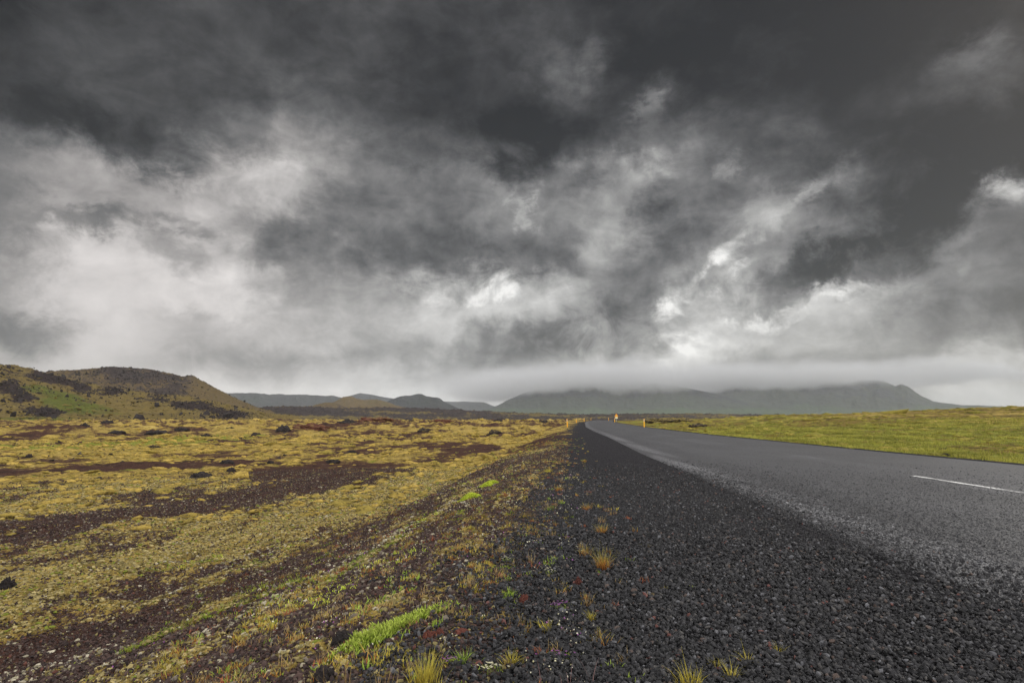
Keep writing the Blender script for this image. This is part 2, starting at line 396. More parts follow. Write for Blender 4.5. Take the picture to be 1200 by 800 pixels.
def dash(y0, y1, w, a=.475):
    n = 24; v = []; 
    for i in range(n):
        y = y0+(y1-y0)*i/(n-1); x = Lx(y)+(Rx(y)-Lx(y))*a
        for s in (-1, 1): v.append((x+s*w/2+random.uniform(-.006, .006), y, road_z(a, y)+.005))
    f = [(2*i, 2*i+1, 2*i+3, 2*i+2) for i in range(n-1)]
    o = mesh_np('road_marking', v, f, M_line); tag(o, 'worn white centre line dash on the road', None, None, 'structure')
for a, b2 in ((6.5, 12.1),): dash(a, b2, .13)

# ------------------------------------------------------------------ hills and mountains
def hill(name, prof, r0, rc, r1, mat, base=-9, rough=.03, rockf=None, n=(420, 110), seed=0, label='', fr=None, sharp=1.3, pix=1.0, kind='structure'):
    """prof: crest outline in photograph pixels; turned into heights at the crest's real distance"""
    pu = np.array([p[0] for p in prof], float); pv = np.array([p[1] for p in prof], float)
    us = np.linspace(pu[0], pu[-1], n[0]); vs = np.interp(us, pu, pv)
    tz = np.array([ray(a, b) for a, b in zip(us, vs)])
    azs = np.arctan2(tz[:, 0], tz[:, 1]); tel = tz[:, 2]/np.hypot(tz[:, 0], tz[:, 1])
    crest_z = CAMZ+tel*rc
    t = np.linspace(0, 1, n[1]); tc = .62
    Rr = np.where(t < tc, r0+(rc-r0)*(t/tc), rc+(r1-rc)*((t-tc)/(1-tc)))
    shape = np.where(t < tc, (t/tc)**sharp*(1.0), 1-((t-tc)/(1-tc))**1.4)
    shape = shape*.85+.15*np.where(t < tc, np.sin(t/tc*math.pi/2), shape)
    T, Az = np.meshgrid(Rr, azs, indexing='ij'); SH = np.repeat(shape[:, None], n[0], 1)
    if name != 'lava_ridge' and rough > .0:
        ww = (rc-r0)*.0
    x = T*np.sin(Az); y = T*np.cos(Az); H = (crest_z-base)[None, :]
    L = (rc-r0)
    z = base+H*SH
    body = 1-np.exp(-np.abs(T-rc)/(L*.12))
    gully = fbm(Az*rc/(L*.35), T/(L*1.4), 5, seed, ridged=True)
    z = z+H*body*SH**.6*((.34 if name == 'mountain' else .22)*(gully-.25)+.20*fbm(x/(L*.6), y/(L*.6), 5, seed+5))
    z = z+H.max()*rough*(fbm(x/(L*.09), y/(L*.07), 6, seed+9, gain=.68)+.8*np.maximum(0, fbm(x/(L*.06), y/(L*.05), 4, seed+12, gain=.65, ridged=True))**2-.2)*ss(0, .2, SH)
    z = np.maximum(z, base)
    o = mesh_np(name, np.stack([x, y, z], -1).reshape(-1, 3), grid_faces(n[1], n[0])[:, ::-1], mat)
    U = np.repeat(us[None, :], n[1], 0)
    rk = fbm(x/(L*.5), y/(L*.3), 5, seed+20)*.6; gn = fbm(x/(L*.5), y/(L*.5), 4, seed+30)*.4
    hn = (z-base)/H.max()
    V = 400-FPX*((((z-CAMZ)/np.hypot(x, y))*1.0)) + 88
    if rockf: rk, gn = rockf(U, V, hn, SH, rk, gn, x, y)
    attr(o, 'rock', rk); attr(o, 'green', gn+.3)
    HG[seed] = (x, y, z, rk, gn)
    return tag(o, label, None, None, kind)
HG = {}
def spots(U, hn, lst):
    s = 0
    for u, h, ru, rh, k in lst: s = s+k*np.exp(-((U-u)/ru)**2-((hn-h)/rh)**2)
    return s
def rockA(U, V, hn, SH, rk, gn, x, y):
    # dark lava outcrops on the near hill: scree bands in the upper part, green hollow at the foot
    rk = rk*.9+spots(U, V, [(50, 450, 18, 5, .9), (75, 454, 20, 5, 1.), (98, 461, 14, 5, .9), (112, 459, 8, 4, -.4), (132, 463, 18, 5, 1.), (10, 462, 16, 7, .9), (32, 472, 18, 7, .9), (60, 484, 20, 5, .8), (10, 446, 20, 4, .4), (190, 468, 26, 5, .6), (230, 477, 24, 6, .8), (272, 486, 24, 5, .7)])
    gn = gn-.4*0+spots(U, V, [(45, 462, 16, 5, .5), (75, 472, 26, 8, .5), (30, 492, 60, 6, .5), (100, 482, 40, 6, .3), (100, 494, 60, 4, .3)])
    return rk*.8+.13, gn-.1
def rockB(U, V, hn, SH, rk, gn, x, y): return rk+.38+.2*ss(.45, .9, hn)-.25*ss(200, 240, U), gn-.2
hill('hill', [(-260, 408), (-120, 416), (0, 427), (35, 431), (57, 438), (80, 445), (105, 450), (150, 457), (182, 462), (225, 466), (250, 471), (280, 478), (315, 485), (350, 488.5)],
     210, 420, 620, M_hill, base=-3, seed=3, rockf=rockA, n=(620, 150), rough=.05, label='near moss-green hill with dark lava outcrops at the left edge', sharp=1.5)
hill('hill', [(-60, 452), (20, 441), (60, 435), (95, 432.5), (120, 431), (142, 430.5), (175, 432.5), (200, 437.5), (215, 442), (224, 440.5), (235, 446), (250, 454), (270, 464), (297, 476), (325, 484), (350, 488)],
     520, 800, 1150, M_hillb, base=-6, seed=13, rockf=rockB, n=(520, 120), rough=.025, label='brown flat-topped hill behind the near mossy hill')
rr_ = lambda k: (lambda U, V, hn, SH, rk, gn, x, y: (rk+k, gn))
hill('hill', [(350, 482), (368, 475), (380, 471.5), (392, 472), (405, 477), (425, 482)], 1050, 1250, 1500, M_hillb, base=-8, seed=23, rockf=rr_(.25), n=(120, 60), label='small dark brown knoll in front of the pale brown hill')
hill('hill', [(375, 480), (395, 469), (402, 465), (411, 464), (425, 468.5), (446, 469), (465, 475), (485, 481)], 1650, 1900, 2300, M_hillb, base=-8, seed=27, rockf=rr_(-.1), n=(160, 60), label='pale brown twin-topped hill beyond the lava field')
hill('hill', [(430, 481), (455, 470), (470, 463.5), (491, 463), (512, 466), (525, 473), (540, 480)], 2300, 2700, 3300, M_ridge, base=-8, seed=29, n=(160, 60), label='dark blue-grey rounded hill beyond the lava field')
hill('hill', [(240, 470), (265, 460.5), (300, 460.5), (317, 463), (350, 462.5), (390, 464), (405, 467), (450, 472), (500, 480)], 3600, 4200, 5000, M_ridge, base=-8, seed=31, n=(260, 60), rough=.01, label='long blue-grey ridge fading in haze behind the brown flat-topped hill')
hill('hill', [(380, 474), (400, 466), (422, 460), (445, 464), (462, 466.5), (490, 475), (520, 480)], 4600, 5300, 6000, M_ridge, base=-8, seed=33, n=(160, 50), rough=.01, label='pale blue-grey peak behind the twin-topped hill')
hill('hill', [(500, 474), (522, 471), (545, 470.5), (567, 471), (580, 476), (600, 481)], 6000, 6800, 7500, M_ridge, base=-8, seed=35, n=(120, 50), rough=.01, label='faint pale ridge left of the cloud-capped mountain')
def lv(U, V, hn, SH, rk, gn, x, y): return rk+.62, gn-.1
hill('lava_ridge', [(255, 482), (285, 478), (300, 477.5), (340, 476), (400, 478), (450, 477.5), (500, 478.5), (550, 481), (600, 484), (640, 485), (700, 486), (800, 485), (880, 486), (960, 487), (1050, 488)],
     560, 900, 1150, M_lavaf, base=-9, seed=43, rockf=lv, n=(900, 90), rough=.16, label='low dark lava field stretching across the plain below the mountains')
def mk(U, V, hn, SH, rk, gn, x, y): return rk*1.4+.75*ss(.22, .7, hn)-.1, gn+.5*ss(.4, .1, hn)-.1
hill('mountain', [(540, 486), (565, 480.5), (582, 475.5), (598, 467), (612, 461), (630, 455), (660, 449), (700, 448), (735, 449), (765, 450), (790, 451), (812, 456), (840, 462), (900, 474), (960, 483)],
     4300, 5400, 6400, M_mount, base=-9, seed=53, rockf=mk, n=(500, 120), rough=.02, label='left mountain with green foot and its top hidden in cloud', sharp=1.25)
hill('mountain', [(700, 480), (760, 462), (800, 456), (840, 450), (879, 446), (900, 447.5), (915, 445.5), (942, 447), (960, 445), (990, 447), (1012, 446), (1035, 446), (1049, 452.5), (1056, 450.5), (1066, 456), (1080, 465), (1095, 471), (1125, 474.5), (1200, 477), (1320, 480)],
     5200, 6600, 7800, M_mount, base=-9, seed=57, rockf=mk, n=(700, 120), rough=.02, label='right mountain with jagged dark crest under low cloud', sharp=1.25)

# ------------------------------------------------------------------ scatter
def ico():
    p = (1+5**.5)/2
    v = np.array([(-1, p, 0), (1, p, 0), (-1, -p, 0), (1, -p, 0), (0, -1, p), (0, 1, p), (0, -1, -p), (0, 1, -p), (p, 0, -1), (p, 0, 1), (-p, 0, -1), (-p, 0, 1)], float)
    v /= np.linalg.norm(v[0])
    f = np.array([(0, 11, 5), (0, 5, 1), (0, 1, 7), (0, 7, 10), (0, 10, 11), (1, 5, 9), (5, 11, 4), (11, 10, 2), (10, 7, 6), (7, 1, 8), (3, 9, 4), (3, 4, 2), (3, 2, 6), (3, 6, 8), (3, 8, 9), (4, 9, 5), (2, 4, 11), (6, 2, 10), (8, 6, 7), (9, 8, 1)])
    return v, f
IV, IF = ico()
OV = np.array([(1, 0, 0), (-1, 0, 0), (0, 1, 0), (0, -1, 0), (0, 0, 1), (0, 0, -1)], float)
OF = np.array([(0, 2, 4), (2, 1, 4), (1, 3, 4), (3, 0, 4), (2, 0, 5), (1, 2, 5), (3, 1, 5), (0, 3, 5)])
def rotm(n, tilt=1.):
    a = rng.uniform(0, 2*math.pi, n); b = rng.uniform(-tilt, tilt, n)*math.pi; c = rng.uniform(-tilt, tilt, n)*math.pi
    ca, sa, cb, sb, cc, sc = np.cos(a), np.sin(a), np.cos(b), np.sin(b), np.cos(c), np.sin(c); o = np.ones(n); z = np.zeros(n)
    Rz = np.array([[ca, -sa, z], [sa, ca, z], [z, z, o]]).transpose(2, 0, 1)
    Rx_ = np.array([[o, z, z], [z, cb, -sb], [z, sb, cb]]).transpose(2, 0, 1)
    Ry = np.array([[cc, z, sc], [z, o, z], [-sc, z, cc]]).transpose(2, 0, 1)
    return Rz @ Rx_ @ Ry
def scatter(name, xs, ys_, size, mat, base=(IV, IF), jag=.35, flat=(1, .8, .65), tilt=1., sink=.3, smooth=False, lift=0., label='', kind='stuff', tint=None, z=None):
    n = len(xs); bv, bf = base; k = len(bv)
    v = np.repeat(bv[None], n, 0)*(1+jag*rng.uniform(-1, 1, (n, k, 1)))
    v = v*(np.array(flat)*rng.uniform(.75, 1.25, (n, 3)))[:, None, :]
    v = np.einsum('nij,nkj->nki', rotm(n, tilt), v)*size[:, None, None]
    zz = zt(xs, ys_) if z is None else z
    v[:, :, 0] += xs[:, None]; v[:, :, 1] += ys_[:, None]; v[:, :, 2] += (zz+size*(1-2*sink)*flat[2]+lift)[:, None]
    f = bf[None]+(np.arange(n)*k)[:, None, None]
    o = mesh_np(name, v.reshape(-1, 3), f.reshape(-1, 3), mat, smooth)
    attr(o, 'tint', np.repeat(rng.uniform(0, 1, n) if tint is None else tint, k))
    return tag(o, label, None, None, kind)
def persp_pts(n, r0, r1, a0, a1, p=1.0):
    """points on the ground, thinning out with distance"""
    q = rng.uniform(0, 1, n); e = 1-p
    rr = (r0**(2-p)+(r1**(2-p)-r0**(2-p))*q)**(1/(2-p)) if p != 2 else r0*(r1/r0)**q
    aa = np.radians(rng.uniform(a0, a1, n)); return rr*np.sin(aa), rr*np.cos(aa)
# black cinder gravel on the shoulder
x, y = persp_pts(380000, 2.0, 17, -40, 56, 1.3)
b_, l_, g_, gv, rt = cover(x, y)
k = (rng.uniform(0, 1, len(x)) < np.clip(gv*1.3-.15, 0, 1)) & (x < Lx(y)-.15+rng.exponential(.6, len(x))*(rng.uniform(size=len(x)) < .6)+.6*fbm(x/.8, y/1.5, 3, 77))
k &= (y > .3) & (rng.uniform(size=len(x)) < 1-ss(10, 17, np.hypot(x, y)))
x, y = x[k], y[k]; rr = np.hypot(x, y)
on_road = x > Lx(y)
zz = np.where(on_road, .004, zt(x, y))
sz = np.minimum(rng.lognormal(0, .42, len(x)), 2.1)*.0088*(1+.05*np.clip(rr-4, 0, 12))
near = rr < 6.5
scatter('gravel', x[near], y[near], sz[near], M_gravel, label='loose black cinder gravel on the near road shoulder', z=zz[near]+rng.uniform(0, .013, near.sum()), sink=.15, jag=.42)
scatter('gravel', x[~near], y[~near], sz[~near], M_gravel, base=(OV, OF), jag=.3, label='loose black cinder gravel on the shoulder further along', z=zz[~near], smooth=False)
print('gravel', len(x))
x, y = persp_pts(150000, 3.8, 19, 14, 52, 1.35)
k = (x > Lx(y)+.03) & (x < Rx(y)-.1) & (rng.uniform(size=len(x)) < 1-ss(8, 19, np.hypot(x, y))); x, y = x[k], y[k]; rr = np.hypot(x, y)
acx = (x-Lx(y))/(Rx(y)-Lx(y)); tt = rng.uniform(size=len(x))*.955
wz = np.clip(1-np.abs(acx-.06-.03*fbm(x/.7, y/2, 3, 78))/.05, 0, 1)*ss(-.3, .2, fbm(x/.35, y/1.6, 4, 79))*ss(4.5, 9, y)+np.clip(1-np.abs(acx-.5)/.09, 0, 1)*.35*ss(0, .3, fbm(x/.3, y/1.8, 4, 80))
tt = np.where(rng.uniform(size=len(x)) < wz*.45, .98, tt*(.3+.7*ss(0, .35, acx)))
scatter('road_chips', x, y, rng.lognormal(0, .35, len(x))*.0088*(1-.3*ss(0, .3, acx))*(1+.06*np.clip(rr-4, 0, 16)), M_chip, base=(OV, OF), jag=.35, sink=.62, z=.03*np.sin(acx*math.pi)+.002, label='grey stone chips standing proud of the near road surface', tint=tt)
# cinders over the slope and the field
x, y = persp_pts(330000, 2.0, 26, -50, 12, 1.15)
b_, l_, g_, gv, rt = cover(x, y); dl = Gx(y)-x
k = (dl > -.4) & (rng.uniform(0, 1, len(x)) < np.clip(.18+1.1*ss(-.1, .25, b_), 0, 1)*np.clip(1.1-gv, 0, 1))
x, y = x[k], y[k]; rr = np.hypot(x, y)
sz = np.minimum(rng.lognormal(0, .48, len(x)), 2.6)*.0088*(1+.045*np.clip(rr-4, 0, 14))
near = rr < 7
scatter('cinders', x[near], y[near], sz[near], M_cinder, jag=.45, label='purple-brown volcanic cinders strewn over the near embankment')
scatter('cinders', x[~near], y[~near], sz[~near], M_cinder, base=(OV, OF), jag=.35, label='purple-brown volcanic cinders strewn over the field further off')
print('cinders', len(x))
# lichen and moss cushions
x, y = persp_pts(190000, 2.0, 24, -50, 14, 1.15)
b_, l_, g_, gv, rt = cover(x, y); dl = Gx(y)-x
k = (dl > .3) & (rng.uniform(0, 1, len(x)) < np.clip(.015+ss(-.15, .45, l_)*.8, 0, 1))
xx, yy = x[k], y[k]; rr = np.hypot(xx, yy)
sz = np.minimum(rng.lognormal(0, .45, len(xx)), 1.9)*.013*(1+.03*np.clip(rr-4, 0, 14))
scatter('lichen', xx, yy, sz, M_lichen, jag=.4, flat=(1, .9, .55), tilt=.12, sink=.35, label='pale grey lichen clumps among the cinders')
print('lichen', len(xx))
k = (dl > .2) & (rng.uniform(0, 1, len(x)) < np.clip(ss(.2, -.15, b_)*.75, 0, 1)*(1-gv))
xx, yy = x[k], y[k]; rr = np.hypot(xx, yy)
sz = np.minimum(rng.lognormal(0, .4, len(xx)), 1.9)*.0115*(1+.06*np.clip(rr-4, 0, 14))
scatter('moss', xx, yy, sz, M_mossc, jag=.45, flat=(1.1, 1, .55), tilt=.12, sink=.45, label='ochre moss clumps carpeting the field')
print('moss', len(xx))

for sd, n_, s0, lb in ((3, 15000, .30, 'the near mossy hill'), (13, 12000, .42, 'the brown flat-topped hill')):
    hx, hy, hz, hr, hg = HG[sd]; nr = hx.shape[0]; ii = rng.integers(2, int(nr*.66), n_)*hx.shape[1]+rng.integers(0, hx.shape[1], n_)
    px, py, pz, pr = hx.ravel()[ii], hy.ravel()[ii], hz.ravel()[ii], hr.ravel()[ii]
    px = px+rng.normal(0, 1, n_); py = py+rng.normal(0, 1, n_)
    k = rng.uniform(size=n_) < np.clip(.02+1.6*(pr-.15), .015, .95)
    scatter('hill_rubble', px[k], py[k], s0*rng.lognormal(0, .5, k.sum()), M_lava, jag=.5, z=pz[k], flat=(1.2, 1, .7), sink=.35, label='dark lava rubble strewn over '+lb)
    k = (~k) & (rng.uniform(size=n_) < .3) & (pr > -.25)
    scatter('hill_tussocks', px[k], py[k], s0*1.2*rng.lognormal(0, .4, k.sum()), M_tussh, jag=.3, z=pz[k], flat=(1.5, 1.2, .45), tilt=.1, sink=.4, label='ochre tussocks on '+lb)
# tussocks and lava rubble out on the plain
for q_, (n_, sd, r0_, r1_) in enumerate(((9000, 201, 14, 70), (9000, 202, 60, 420))):
    x, y = persp_pts(n_, r0_, r1_, -50, 9, 1.2); b_, l_, g_, gv, rt = cover(x, y); dl = Gx(y)-x; rr = np.hypot(x, y)
    k = (dl > 2.5) & (rng.uniform(size=n_) < ss(.35, -.1, b_))
    sz = rng.lognormal(0, .5, n_)*(.045+.0012*rr)
    scatter('tussocks', x[k], y[k], sz[k], M_tuss, jag=.35, flat=(1.5, 1.2, .42), tilt=.06, sink=.42, smooth=True, label=('low ochre moss tussocks on the left plain', 'low ochre moss tussocks far out on the plain')[q_])
    k = (dl > 2.5) & (fbm(x/11, y/17, 4, 210) > .10) & (rng.uniform(size=n_) < .16)
    scatter('lava_rubble', x[k], y[k], np.minimum(sz[k], (.045+.0012*rr[k])*1.7)*.8, M_lava, jag=.4, flat=(1.3, 1.1, .6), tilt=.2, sink=.35, label=('dark lava rubble in patches on the left plain', 'dark lava rubble in patches far out on the plain')[q_])
x, y = persp_pts(1300, 18, 150, 14, 50, 1.2); dr = x-Rx(y); rr = np.hypot(x, y); k = dr > 2.5
sz = rng.lognormal(0, .45, len(x))*(.06+.0018*rr)
scatter('tussocks', x[k], y[k], sz[k], M_tussr, jag=.35, flat=(1.6, 1.2, .35), tilt=.05, sink=.45, smooth=True, label='low grassy tussocks in the meadow right of the road')
# ------------------------------------------------------------------ blades
def blades(bx, by, bz, hgt, wid, lean, aim=None):
    """curved tapering blades, three cross pairs and a tip: returns verts, quads, h"""
    n = len(bx); az_ = rng.uniform(0, 2*math.pi, n) if aim is None else aim
    side = az_+rng.uniform(-.8, .8, n)+math.pi/2
    lv_ = np.array([0, .35, .7, 1.]); wv = np.array([1, .85, .5, .08])
    L = hgt[:, None]*lv_[None]; cur = lean[:, None]*(lv_**1.8)[None]*hgt[:, None]
    cx = bx[:, None]+cur*np.cos(az_)[:, None]; cy = by[:, None]+cur*np.sin(az_)[:, None]
    cz = bz[:, None]+L*np.sqrt(np.clip(1-.5*(lean[:, None]*lv_[None])**2, .15, 1))
    w = wid[:, None]*wv[None]/2
    v = np.empty((n, 8, 3))
    for j, s in enumerate((-1, 1)):
        v[:, j::2, 0] = cx+s*w*np.cos(side)[:, None]; v[:, j::2, 1] = cy+s*w*np.sin(side)[:, None]; v[:, j::2, 2] = cz
    f = np.array([(0, 1, 3, 2), (2, 3, 5, 4), (4, 5, 7, 6)])[None]+(np.arange(n)*8)[:, None, None]
    h = np.tile(np.repeat(lv_, 2), n)
    return v.reshape(-1, 3), f.reshape(-1, 4), h
def blade_obj(name, bx, by, bz, hgt, wid, lean, mat, aim=None, origin=None):
    v, f, h = blades(bx, by, bz, hgt, wid, lean, aim)
    if origin is not None: v = v-np.array(origin)
    o = mesh_np(name, v, f, mat); attr(o, 'h', h); attr(o, 'tint', np.repeat(rng.uniform(0, 1, len(bx)), 8))
    if origin is not None: o.location = origin
    return o
def field_grass(name, x, y, per, h0, w0, mat, label, spread=.05, sink=.02):
    n = len(x); X_ = np.repeat(x, per)+rng.normal(0, spread, n*per); Y_ = np.repeat(y, per)+rng.normal(0, spread, n*per)
    hh = np.repeat(rng.lognormal(0, .3, n), per)*rng.uniform(.5, 1.1, n*per)*h0
    z = np.repeat(zt(x, y), per)-sink
    o = blade_obj(name, X_, Y_, z, hh, np.full(n*per, w0)*(1+np.hypot(X_, Y_)/30), rng.uniform(.1, .9, n*per), mat)
    tp = np.clip(.5+1.3*fbm(X_/2.2, Y_/3.2, 4, 310)+rng.uniform(-.3, .3, n*per), 0, 1); o.data.attributes['tint'].data.foreach_set('value', np.repeat(tp, 8).astype(np.float32))
    return tag(o, label, None, None, 'stuff')
# meadow right of the road
x, y = persp_pts(42000, 15, 75, 15, 50, 1.2); dr = x-Rx(y)
b_, l_, g_, gv, rt = cover(x, y)
k = (dr > .5+.25*rng.normal(size=len(x))) & (rng.uniform(0, 1, len(x)) < .12+.8*ss(.15, -.3, b_))
field_grass('grass', x[k], y[k], 7, .11, .010, M_mead, 'yellow-green meadow grass right of the road', .08)
# ochre grass on the left field
x, y = persp_pts(60000, 3.5, 60, -50, 8, 1.35)
b_, l_, g_, gv, rt = cover(x, y); dl = Gx(y)-x
k = (dl > .5) & (rng.uniform(0, 1, len(x)) < ss(.1, -.2, b_)*.8*(1-gv))
x, y = x[k], y[k]
field_grass('grass', x, y, 6, .032, .004, M_fieldg, 'short ochre grass and moss shoots on the left field', .05)
# green sprigs in green bands
x, y = persp_pts(60000, 2.2, 12, -50, 8, 1.2)
b_, l_, g_, gv, rt = cover(x, y)
k = (Gx(y)-x > .3) & (g_ > .12); x, y = x[k], y[k]
field_grass('heath_shoots', x, y, 9, .035, .005, M_green, 'green heath shoots in narrow bands on the embankment', .03)
# thin sparse grass along the shoulder edge
x, y = persp_pts(26000, 2.6, 34, -30, 16, 1.5); dl = Gx(y)-x
k = (dl > -1.3) & (dl < 4.0) & (fbm(x/.35, y/.5, 3, 141) > .0) & (rng.uniform(0, 1, len(x)) < (.12+.88*ss(-1.1, .7, dl))*(.35+.65*ss(2.8, 4.5, np.hypot(x, y))))
x, y = x[k], y[k]
for i, (m_, nm, lb) in enumerate(((M_rust, 'grass', 'sparse rust red plants along the gravel edge'), (M_green, 'grass', 'sparse green sprouts along the gravel edge'), (M_orange, 'grass', 'sparse orange and green grass wisps along the gravel edge'), (M_yellow, 'grass', 'sparse yellow grass wisps along the gravel edge'), (M_straw, 'dry_stems', 'sparse dry straw stems along the gravel edge'))):
    sl = slice(i, None, 5); kk = fbm(x[sl]/.6, y[sl]/.9, 3, 300+i) > -.02; field_grass(nm, x[sl][kk], y[sl][kk], 16, (.032, .032, .046, .042, .062)[i], (.0075, .007, .0045, .0045, .0032)[i], m_, lb, .024, .008)
x, y = persp_pts(5000, 5, 60, -30, 10, 1.5); dl = Gx(y)-x
k = (dl > .6) & (dl < 7) & (fbm(x/.9, y/1.6, 3, 143) > .16); x, y = x[k], y[k]
field_grass('moss_clumps', x, y, 22, .035, .007, M_cush, 'small lime green moss clumps dotted along the embankment', .05)
# speckles of creamy and purple flowers on the embankment
x, y = persp_pts(9000, 2.4, 22, -40, 12, 1.5); dl = Gx(y)-x
nz = fbm(x/.5, y/.8, 3, 140)
k = (dl > -.7) & (dl < 3.2) & (nz > .16); x, y = x[k], y[k]
m = len(x)
sc_l = .0048*(1+.06*np.hypot(x, y))*rng.uniform(.6, 1.2, m)
q = int(m*.85)
scatter('flowers', x[:q], y[:q], sc_l[:q], M_flower, base=(OV, OF), jag=.3, flat=(1, 1, .6), lift=.02, label='tiny creamy white flowers dotted over the embankment')
scatter('flowers', x[q:], y[q:], sc_l[q:], M_purple, base=(OV, OF), jag=.3, flat=(1, 1, .6), lift=.03, label='tiny purple flowers dotted over the embankment')

# ------------------------------------------------------------------ individual grass tufts
def tuft(name, u, v, n, h, w, spread, lean, mat, label, cat, stems=0, stem_mat=None, zg=None):
    zg = 0.; x, y = gp(u, v, zg)
    for _ in range(8): zg = z1(x, y); x, y = gp(u, v, zg)
    a = rng.uniform(0, 2*math.pi, n); d = np.abs(rng.normal(0, spread, n))
    bx = x+d*np.cos(a); by = y+d*np.sin(a)
    o = blade_obj(name, bx, by, np.full(n, zg-.012), h*rng.uniform(.4, 1.1, n), np.full(n, w), rng.uniform(.15, lean, n), mat, aim=a+rng.normal(0, .5, n), origin=(x, y, zg))
    tag(o, label, cat)
    if stems:
        s = blade_obj('stems', x+rng.normal(0, spread, stems), y+rng.normal(0, spread, stems), np.full(stems, zg-.01), h*rng.uniform(1.0, 1.7, stems), np.full(stems, w*.7), rng.uniform(.1, .6, stems), stem_mat or M_straw, origin=(x, y, zg))
        s.location = (0, 0, 0); s.parent = o
    return o
G1 = 'grass tufts growing on the black gravel shoulder'
TU = [(707, 667, 95, .17, .0035, .028, .9, M_orange, 'largest orange-based grass tuft on the black gravel, third down the row', 8),
      (705, 625, 70, .12, .004, .035, 1.1, M_orange, 'wide orange grass tuft on the gravel, just above the largest tuft'),
      (688, 597, 55, .12, .004, .03, 1.1, M_orange, 'orange and green grass tuft topmost of the row on the gravel shoulder'),
      (686, 652, 45, .11, .0035, .03, 1.1, M_orange, 'rusty grass tuft touching the left side of the largest tuft'),
      (655, 575, 60, .12, .005, .045, 1.1, M_orange, 'far rusty grass tuft at the gravel edge beyond the row'),
      (693, 727, 45, .075, .0035, .016, .8, M_yellow, 'upright yellow-green grass tuft alone on gravel below the largest tuft'),
      (640, 738, 45, .08, .0035, .022, .9, M_yellow, 'yellow-green tuft beside brown stems at the gravel edge'),
      (600, 779, 70, .085, .0035, .022, 1.1, M_yellow, 'golden grass tuft at the bottom, between green tuft and purple flowers'),
      (543, 777, 80, .075, .003, .026, 1.2, M_green, 'soft grey-green grass tuft near the bottom edge'),
      (498, 806, 110, .16, .0035, .04, .5, M_yellow, 'tall golden upright grass tuft cut off by the bottom edge'),
      (597, 699, 50, .07, .0045, .025, 1.0, M_green, 'fresh green tuft by the red stone on the embankment'),
      (768, 756, 32, .035, .003, .009, .7, M_yellow, 'tiny bright yellow-green sprout alone on the black gravel'),
      (808, 806, 60, .12, .0035, .03, .8, M_yellow, 'yellow-green grass tuft at the bottom edge on the gravel', 6),
      (842, 782, 30, .06, .003, .018, .9, M_yellow, 'small orange-yellow tuft right of the bottom-edge tuft'),
      (858, 797, 24, .10, .003, .015, .9, M_yellow, 'thin leaning blades at the bottom edge, between small tufts', 2),
      (878, 778, 26, .075, .003, .014, 1.0, M_yellow, 'small tuft with one long leaning stalk on the gravel', 2),
      (912, 766, 18, .07, .003, .010, .8, M_yellow, 'rightmost thin yellow-green tuft on the gravel', 2),
      (811, 690, 12, .045, .003, .008, .7, M_green, 'tiny pale green sprout on gravel, right of a pair of sprouts'),
      (779, 691, 14, .05, .003, .01, .9, M_yellow, 'tiny yellow and red sprout on open gravel, left one of a pair'),
      (732, 695, 14, .035, .0035, .01, .9, M_orange, 'tiny orange sprout on gravel below and right of the largest tuft'),
      (643, 553, 70, .11, .006, .05, 1.0, M_yellow, 'pale yellow tuft on the far gravel edge above the rusty tuft'),
      (685, 541, 80, .09, .007, .032, 1.0, M_orange, 'low far orange tuft on the gravel near the first marker post')]
for a in TU:
    u, v, n, h, w, s_, ln, mt, lb = a[:9]
    tag(tuft('grass_tuft', u, v, int(n*1.6), h, w, s_, ln, mt, lb, 'grass tuft', a[9] if len(a) > 9 else 0, M_yellow), group=G1)
# tall thin dry stems bottom left of the shoulder
for i, (u, v, lb) in enumerate(((395, 815, 'dry straw grass stems at bottom edge below the bright green patch'), (440, 812, 'dry straw grass stems at bottom edge, just left of the golden tuft'))):
    tag(tuft('dry_grass', u, v, 26, .15, .0028, .07, .5, M_straw, lb, 'dry grass'), group='dry grass clumps at the bottom edge')
for u, v, lb in ((640, 806, 'bare mauve twigs left of the purple flower patch bottom'), (667, 808, 'pair of upright mauve twigs below the purple flower patch'), (694, 803, 'single bare mauve twig right of the upright twig pair')):
    tag(tuft('twig', u, v, 4 if '694' not in str(u) else 2, .14, .0055, .02, .5, M_twig, lb, 'twig'), group='bare twigs on the gravel')

